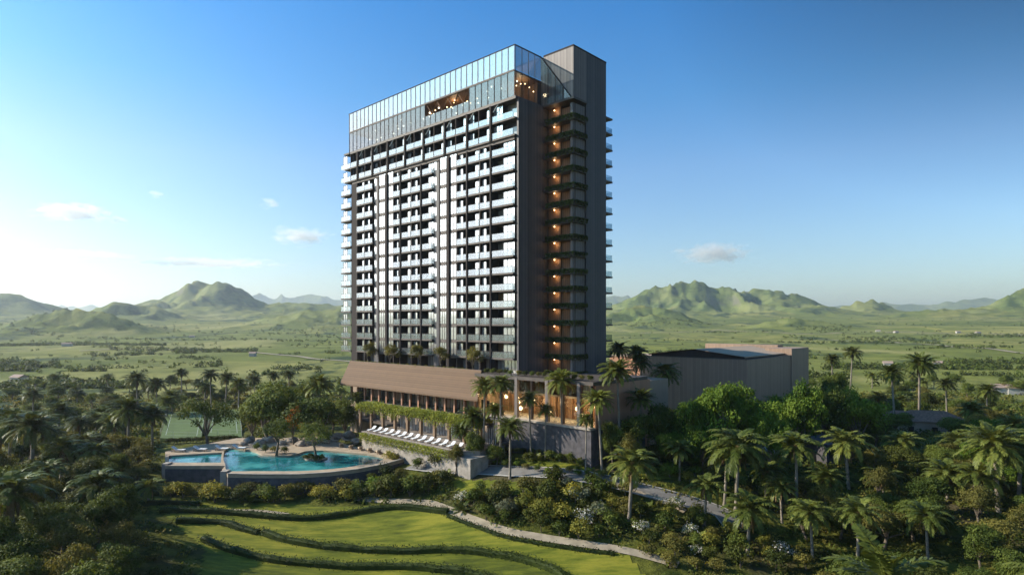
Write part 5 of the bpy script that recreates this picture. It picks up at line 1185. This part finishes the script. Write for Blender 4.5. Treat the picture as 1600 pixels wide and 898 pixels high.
def far_woods():
    n = 60000; Y = 290*np.exp(RNG.random(n)*math.log(3000/290)); X = RNG.uniform(-1, 1, n)*Y*.95
    v = fbm(X/130, Y/70, 4, 77); line = np.abs(fbm(X/260, Y/90, 2, 88)-.47); ok = (v > .575) | ((line < .006) & (Y < 1500)) | (RNG.random(n) < .012)
    ok &= ~((np.abs(X-5) < 60) & (Y < 300)); X, Y = X[ok], Y[ok]; keep = RNG.random(len(X)) < np.clip(700/Y, .25, 1)*.55; X, Y = X[keep], Y[keep]
    for x0, x1, y0, y1, cnt in [(-40, 165, 395, 450, 420), (150, 200, 480, 520, 60), (270, 400, 620, 700, 260), (0, 260, 740, 800, 420), (1290, 1650, 400, 440, 420), (1040, 1300, 620, 680, 160), (1100, 1330, 1350, 1480, 420), (940, 1110, 1650, 1800, 300), (1250, 1640, 980, 1080, 380), (20, 500, 1150, 1300, 420), (900, 1600, 300, 360, 240)]:
        yy = RNG.uniform(y0, y1, cnt); xx = (RNG.uniform(x0, x1, cnt)-800)/FPX*yy; o_ = fbm(xx/60, yy/60, 3, 5) > .42; X = np.concatenate([X, xx[o_]]); Y = np.concatenate([Y, yy[o_]])
    Z = terrain(X, Y); m = len(X)
    per = 22; s_ = RNG.uniform(1.4, 3.2, m); d = RNG.normal(size=(m, per, 3)); d /= np.linalg.norm(d, axis=2, keepdims=True); d[..., 2] = d[..., 2]*.75+.55
    P = np.stack([X, Y, Z], 1)[:, None, :]+d*s_[:, None, None]*RNG.uniform(.6, 1.0, (m, per, 1)); ls = np.repeat(s_*.6, per)*RNG.uniform(.7, 1.2, m*per)
    V, F = leaf_quads(P.reshape(-1, 3), d.reshape(-1, 3)+RNG.normal(0, .4, (m*per, 3)), ls, ls*.8)
    put('distant_trees', np_mesh('distant_trees', V, F, [M['leafdark'], M['leafmid']], np.repeat(RNG.integers(0, 2, m), per)), kind='stuff'); print('far trees', m)
far_woods()
# tiny farmhouses out on the plain
rr2 = random.Random(4)
FH = [(1387, 548, 430), (1372, 502, 1300), (1497, 506, 1200), (1528, 508, 1150), (1585, 593, 262), (1562, 592, 264), (1465, 545, 440), (300, 518, 1050), (105, 537, 720), (30, 577, 330), (395, 552, 560), (1400, 503, 1250)]
for i, (a, b_, Y) in enumerate(FH):
    p = at_y(a, Y); w_ = rr2.uniform(4.5, 7)*(1 if Y < 700 else 1.5); t = thing('farmhouse', None, 'house', (p.x, p.y, p.z), rr2.uniform(-.5, .5), 'tiny pale houses scattered over the valley')
    q = MB(); q.box(-w_/2, w_/2, -2.6, 2.6, -2, 2.8); q.build('wall', M['farwall'], t)
    q = MB(); q.v = [(-w_/2-.5, -3, 2.75), (w_/2+.5, -3, 2.75), (w_/2+.5, 3, 2.75), (-w_/2-.5, 3, 2.75), (-w_/2-.5, 0, 4.2), (w_/2+.5, 0, 4.2)]; q.f = [(0, 1, 5, 4), (2, 3, 4, 5), (1, 2, 5), (3, 0, 4), (3, 2, 1, 0)]; q.mi = [0]*5; q.build('roof', M['farroof'], t)
    rec(t, 'tiny pale', 'farmhouse')
# ------------------------------------------------------------------ labels that point to one plant each
LM = {'the left sports court': gp(285, 670), 'the right sports court': gp(350, 668), 'the pool wall': gp(450, 775), 'the pool island': pz(493, 716), 'the pool rocks': pz(530, 686), 'the big date palm pair': gp(220, 700),
      'the left edge palms': gp(15, 760), 'the bottom left corner': Vector((-50, 62, 0)), 'the lawn left end': gp(260, 800), 'the lawn path': gp(740, 815), 'the lone coconut palm': gp(983, 815), 'the road bend': gp(880, 748),
      'the stone plinth': gp(880, 716), 'the terrace daybeds': Vector((*loc2w(-12, -19), 0)), 'the tan podium roof': Vector((*loc2w(-28, -5), 0)), 'the lobby roof': Vector((*loc2w(12, -4), 0)), 'the widest-crowned palm': gp(1150, 800),
      'the pale garden house': at_y(1204, 124), 'the grey pavilion': at_y(1292, 118), 'the brown villa': at_y(1450, 150), 'the event hall': Vector((hx, hy, 0)), 'the right edge date palm': gp(1590, 780), 'the bottom right corner': Vector((50, 60, 0)),
      'the young sprouting palm': at_y(1385, 55), 'the road end': gp(1125, 805), 'the left hills': Vector((-600, 900, 0)), 'the hall roof': Vector((90, 260, 0)), 'the open fields left of the tower': Vector((-150, 300, 0)), 'the far fields right of the tower': Vector((700, 1200, 0)), 'the podium left corner': Vector((*loc2w(-60, -4), 0))}
_o = 'first second third fourth fifth sixth seventh eighth ninth tenth eleventh twelfth thirteenth fourteenth fifteenth sixteenth seventeenth eighteenth nineteenth'.split()
ORD = ['nearest']+[w+' nearest' for w in _o[1:]]+['twentieth nearest']+['twenty-'+w+' nearest' for w in _o[:9]]+['thirtieth nearest']+['thirty-'+w+' nearest' for w in _o[:9]]
buckets = {}
for o, look, kw, x, y in PLANTS:
    nm = min(LM, key=lambda k: (LM[k].x-x)**2+(LM[k].y-y)**2); l = LM[nm]; dpx = x/y*FPX-l.x/l.y*FPX; dy = y-l.y
    rel = ('right of' if dpx > 0 else 'left of') if abs(dpx) > 22 or abs(dy) < 3 else ('behind' if dy > 0 else 'in front of')
    if any(w_ in nm for w_ in ('corner', 'edge', 'fields', 'hills')) and 'podium' not in nm: rel = 'near'
    buckets.setdefault((look, kw, rel, nm), []).append((math.hypot(l.x-x, l.y-y), o))
for (look, kw, rel, nm), L_ in buckets.items():
    L_.sort(key=lambda t: t[0])
    for i, (_, o) in enumerate(L_):
        o['label'] = f"{look} {kw} {rel} {nm}"+('' if len(L_) == 1 else f", {ORD[min(i, 38)]}")
        if not o.get('group'): o['group'] = 'palms in the grounds in front of the hotel' if kw == 'palm' else kw+'s around the hotel'
# ------------------------------------------------------------------ small fair-weather clouds, far off
def cloud_mat():
    m, nt, N, L = new_mat('cloud vapour'); out = N.new('ShaderNodeOutputMaterial'); pv = N.new('ShaderNodeVolumePrincipled')
    pv.inputs['Color'].default_value = (1, 1, 1, 1); pv.inputs['Anisotropy'].default_value = .3
    tc = N.new('ShaderNodeTexCoord'); ln = N.new('ShaderNodeVectorMath'); ln.operation = 'LENGTH'; L.new(tc.outputs['Object'], ln.inputs[0])
    g = N.new('ShaderNodeNewGeometry'); mp = N.new('ShaderNodeMapping'); mp.inputs['Scale'].default_value = (.006, .006, .014); L.new(g.outputs['Position'], mp.inputs[0])
    n = N.new('ShaderNodeTexNoise'); n.inputs['Scale'].default_value = 1; n.inputs['Detail'].default_value = 4; L.new(mp.outputs[0], n.inputs['Vector'])
    a = N.new('ShaderNodeMath'); a.operation = 'SUBTRACT'; L.new(n.outputs[0], a.inputs[0]); 
    h = N.new('ShaderNodeMath'); h.operation = 'MULTIPLY_ADD'; h.inputs[1].default_value = .55; h.inputs[2].default_value = .12; L.new(ln.outputs['Value'], h.inputs[0]); L.new(h.outputs[0], a.inputs[1])
    r = N.new('ShaderNodeMapRange'); r.inputs[1].default_value = 0; r.inputs[2].default_value = .3; r.inputs[3].default_value = 0; r.inputs[4].default_value = .006; L.new(a.outputs[0], r.inputs[0])
    L.new(r.outputs[0], pv.inputs['Density']); L.new(pv.outputs[0], out.inputs['Volume']); return m
cm_ = cloud_mat()
for px_, py_, w_, h_, lab in [(330, 411, 120, 5, 'very thin pale streak of cloud just above the peaked left hill'), (120, 398, 90, 5, 'thin pale cloud streak low over the far left hills'), (115, 332, 62, 13, 'long thin white cloud low in the sky above the left hills'), (182, 342, 18, 7, 'small white wisp at the right end of the long left cloud'), (245, 304, 14, 6, 'tiny faint cloud high above the peaked left hill'),
                              (424, 318, 20, 8, 'small white cloud left of the tower'), (470, 369, 48, 14, 'larger soft white cloud close to the left side of the tower'), (1115, 396, 62, 15, 'faint flat white cloud above the right hills')]:
    Y = 9000.; k = Y/FPX; q = MB(); q.ball((0, 0, 0), 1, 20); x = (px_-800)*k
    put('cloud', q.mesh('cloud', cm_, True), None, (x, Y, CAMZ+(HZ-py_)*k), 0, (w_*k*1.2, w_*k*.8, h_*k*1.4), label=lab, category='cloud', group='small white clouds')
S.cycles.volume_step_rate = 1
# ------------------------------------------------------------------ air, sky, sun, camera
SUN_EL, SUN_AZ = math.radians(29), math.atan2(-.99, .09)     # azimuth measured from +Y towards +X
hz = MB(); hz.box(-9500, 9500, -2500, 15000, -8, 460)
haze_m, nt, N, L = new_mat('valley air')
out = N.new('ShaderNodeOutputMaterial'); pv = N.new('ShaderNodeVolumePrincipled')
pv.inputs['Color'].default_value = (.80, .88, 1.0, 1); pv.inputs['Density'].default_value = 8.5e-5; pv.inputs['Anisotropy'].default_value = .5
L.new(pv.outputs[0], out.inputs['Volume'])
hz.build('haze', haze_m, kind='stuff')
w = bpy.data.worlds.new('World'); S.world = w; w.use_nodes = True; nt = w.node_tree; nt.nodes.clear()
N, L = nt.nodes, nt.links
wo = N.new('ShaderNodeOutputWorld'); bg = N.new('ShaderNodeBackground'); sk = N.new('ShaderNodeTexSky')
sk.sky_type = 'NISHITA'; sk.sun_disc = False; sk.sun_elevation = SUN_EL; sk.sun_rotation = SUN_AZ
sk.air_density = 1.0; sk.dust_density = 1.2; sk.ozone_density = 2.5; sk.altitude = 200
bg.inputs['Strength'].default_value = .11
hs = N.new('ShaderNodeHueSaturation'); hs.inputs['Saturation'].default_value = 1.1
v1 = N.new('ShaderNodeVectorMath'); v1.operation = 'SCALE'; v1.inputs['Scale'].default_value = .25; L.new(sk.outputs[0], v1.inputs[0])
gm = N.new('ShaderNodeGamma'); gm.inputs[1].default_value = 1.18; L.new(v1.outputs[0], gm.inputs[0])
v2 = N.new('ShaderNodeVectorMath'); v2.operation = 'SCALE'; v2.inputs['Scale'].default_value = 3.9; L.new(gm.outputs[0], v2.inputs[0])
v3 = N.new('ShaderNodeVectorMath'); v3.operation = 'MINIMUM'; v3.inputs[1].default_value = (16, 16, 16); L.new(v2.outputs[0], v3.inputs[0]); L.new(v3.outputs[0], hs.inputs['Color'])
tc = N.new('ShaderNodeTexCoord'); sx = N.new('ShaderNodeSeparateXYZ'); L.new(tc.outputs['Generated'], sx.inputs[0])
rp = ramp(N, [(0, (1, .95, .93)), (.14, (1, 1, .97)), (.24, (.95, 1, 1)), (.34, (.55, .92, 1)), (.46, (.27, .8, 1)), (1, (.25, .75, .9))])
mk = N.new('ShaderNodeMapRange'); mk.inputs[2].default_value = .46; mk.inputs[3].default_value = 1; mk.inputs[4].default_value = 1.28; L.new(sx.outputs[2], mk.inputs[0]); L.new(sx.outputs[2], rp.inputs[0])
s1 = N.new('ShaderNodeMath'); s1.operation = 'MULTIPLY'; L.new(sx.outputs[2], s1.inputs[0]); L.new(sx.outputs[0], s1.inputs[1])
s2 = N.new('ShaderNodeMapRange'); s2.inputs[1].default_value = .09; s2.inputs[2].default_value = .22; s2.inputs[3].default_value = 1; s2.inputs[4].default_value = .5; L.new(s1.outputs[0], s2.inputs[0])
m1 = N.new('ShaderNodeVectorMath'); m1.operation = 'MULTIPLY'; L.new(hs.outputs[0], m1.inputs[0]); L.new(rp.outputs[0], m1.inputs[1])
m2 = N.new('ShaderNodeVectorMath'); m2.operation = 'SCALE'; L.new(m1.outputs[0], m2.inputs[0]); m3 = N.new('ShaderNodeMath'); m3.operation = 'MULTIPLY'; L.new(s2.outputs[0], m3.inputs[0]); L.new(mk.outputs[0], m3.inputs[1]); L.new(m3.outputs[0], m2.inputs['Scale'])
L.new(m2.outputs[0], bg.inputs['Color']); L.new(bg.outputs[0], wo.inputs[0])
sl = bpy.data.lights.new('sun', 'SUN'); sl.energy = 4.9; sl.angle = math.radians(.5); sl.color = (1, .90, .74)
so = bpy.data.objects.new('sun', sl); COL.objects.link(so)
sd = Vector((math.sin(SUN_AZ)*math.cos(SUN_EL), math.cos(SUN_AZ)*math.cos(SUN_EL), math.sin(SUN_EL)))
so.rotation_euler = (-sd).to_track_quat('-Z', 'Y').to_euler(); so.location = (-200, 60, 200)
cam = bpy.data.cameras.new('camera'); co = bpy.data.objects.new('camera', cam); COL.objects.link(co)
co.location = (0, 0, CAMZ); co.rotation_euler = (math.pi/2, 0, 0); cam.sensor_width = 36; cam.lens = 36*FPX/1600
cam.shift_y = (HZ-449)/1600; cam.clip_start = .5; cam.clip_end = 80000
S.camera = co
S.view_settings.view_transform = 'Standard'; S.view_settings.look = 'None'; S.view_settings.exposure = 0.7; S.view_settings.gamma = 1
S.cycles.use_denoising = True; S.cycles.max_bounces = 7; S.cycles.diffuse_bounces = 2; S.cycles.glossy_bounces = 3; S.cycles.transparent_max_bounces = 12
S.cycles.transmission_bounces = 3; S.cycles.volume_bounces = 1; S.cycles.sample_clamp_indirect = 6; S.cycles.caustics_reflective = False; S.cycles.caustics_refractive = False
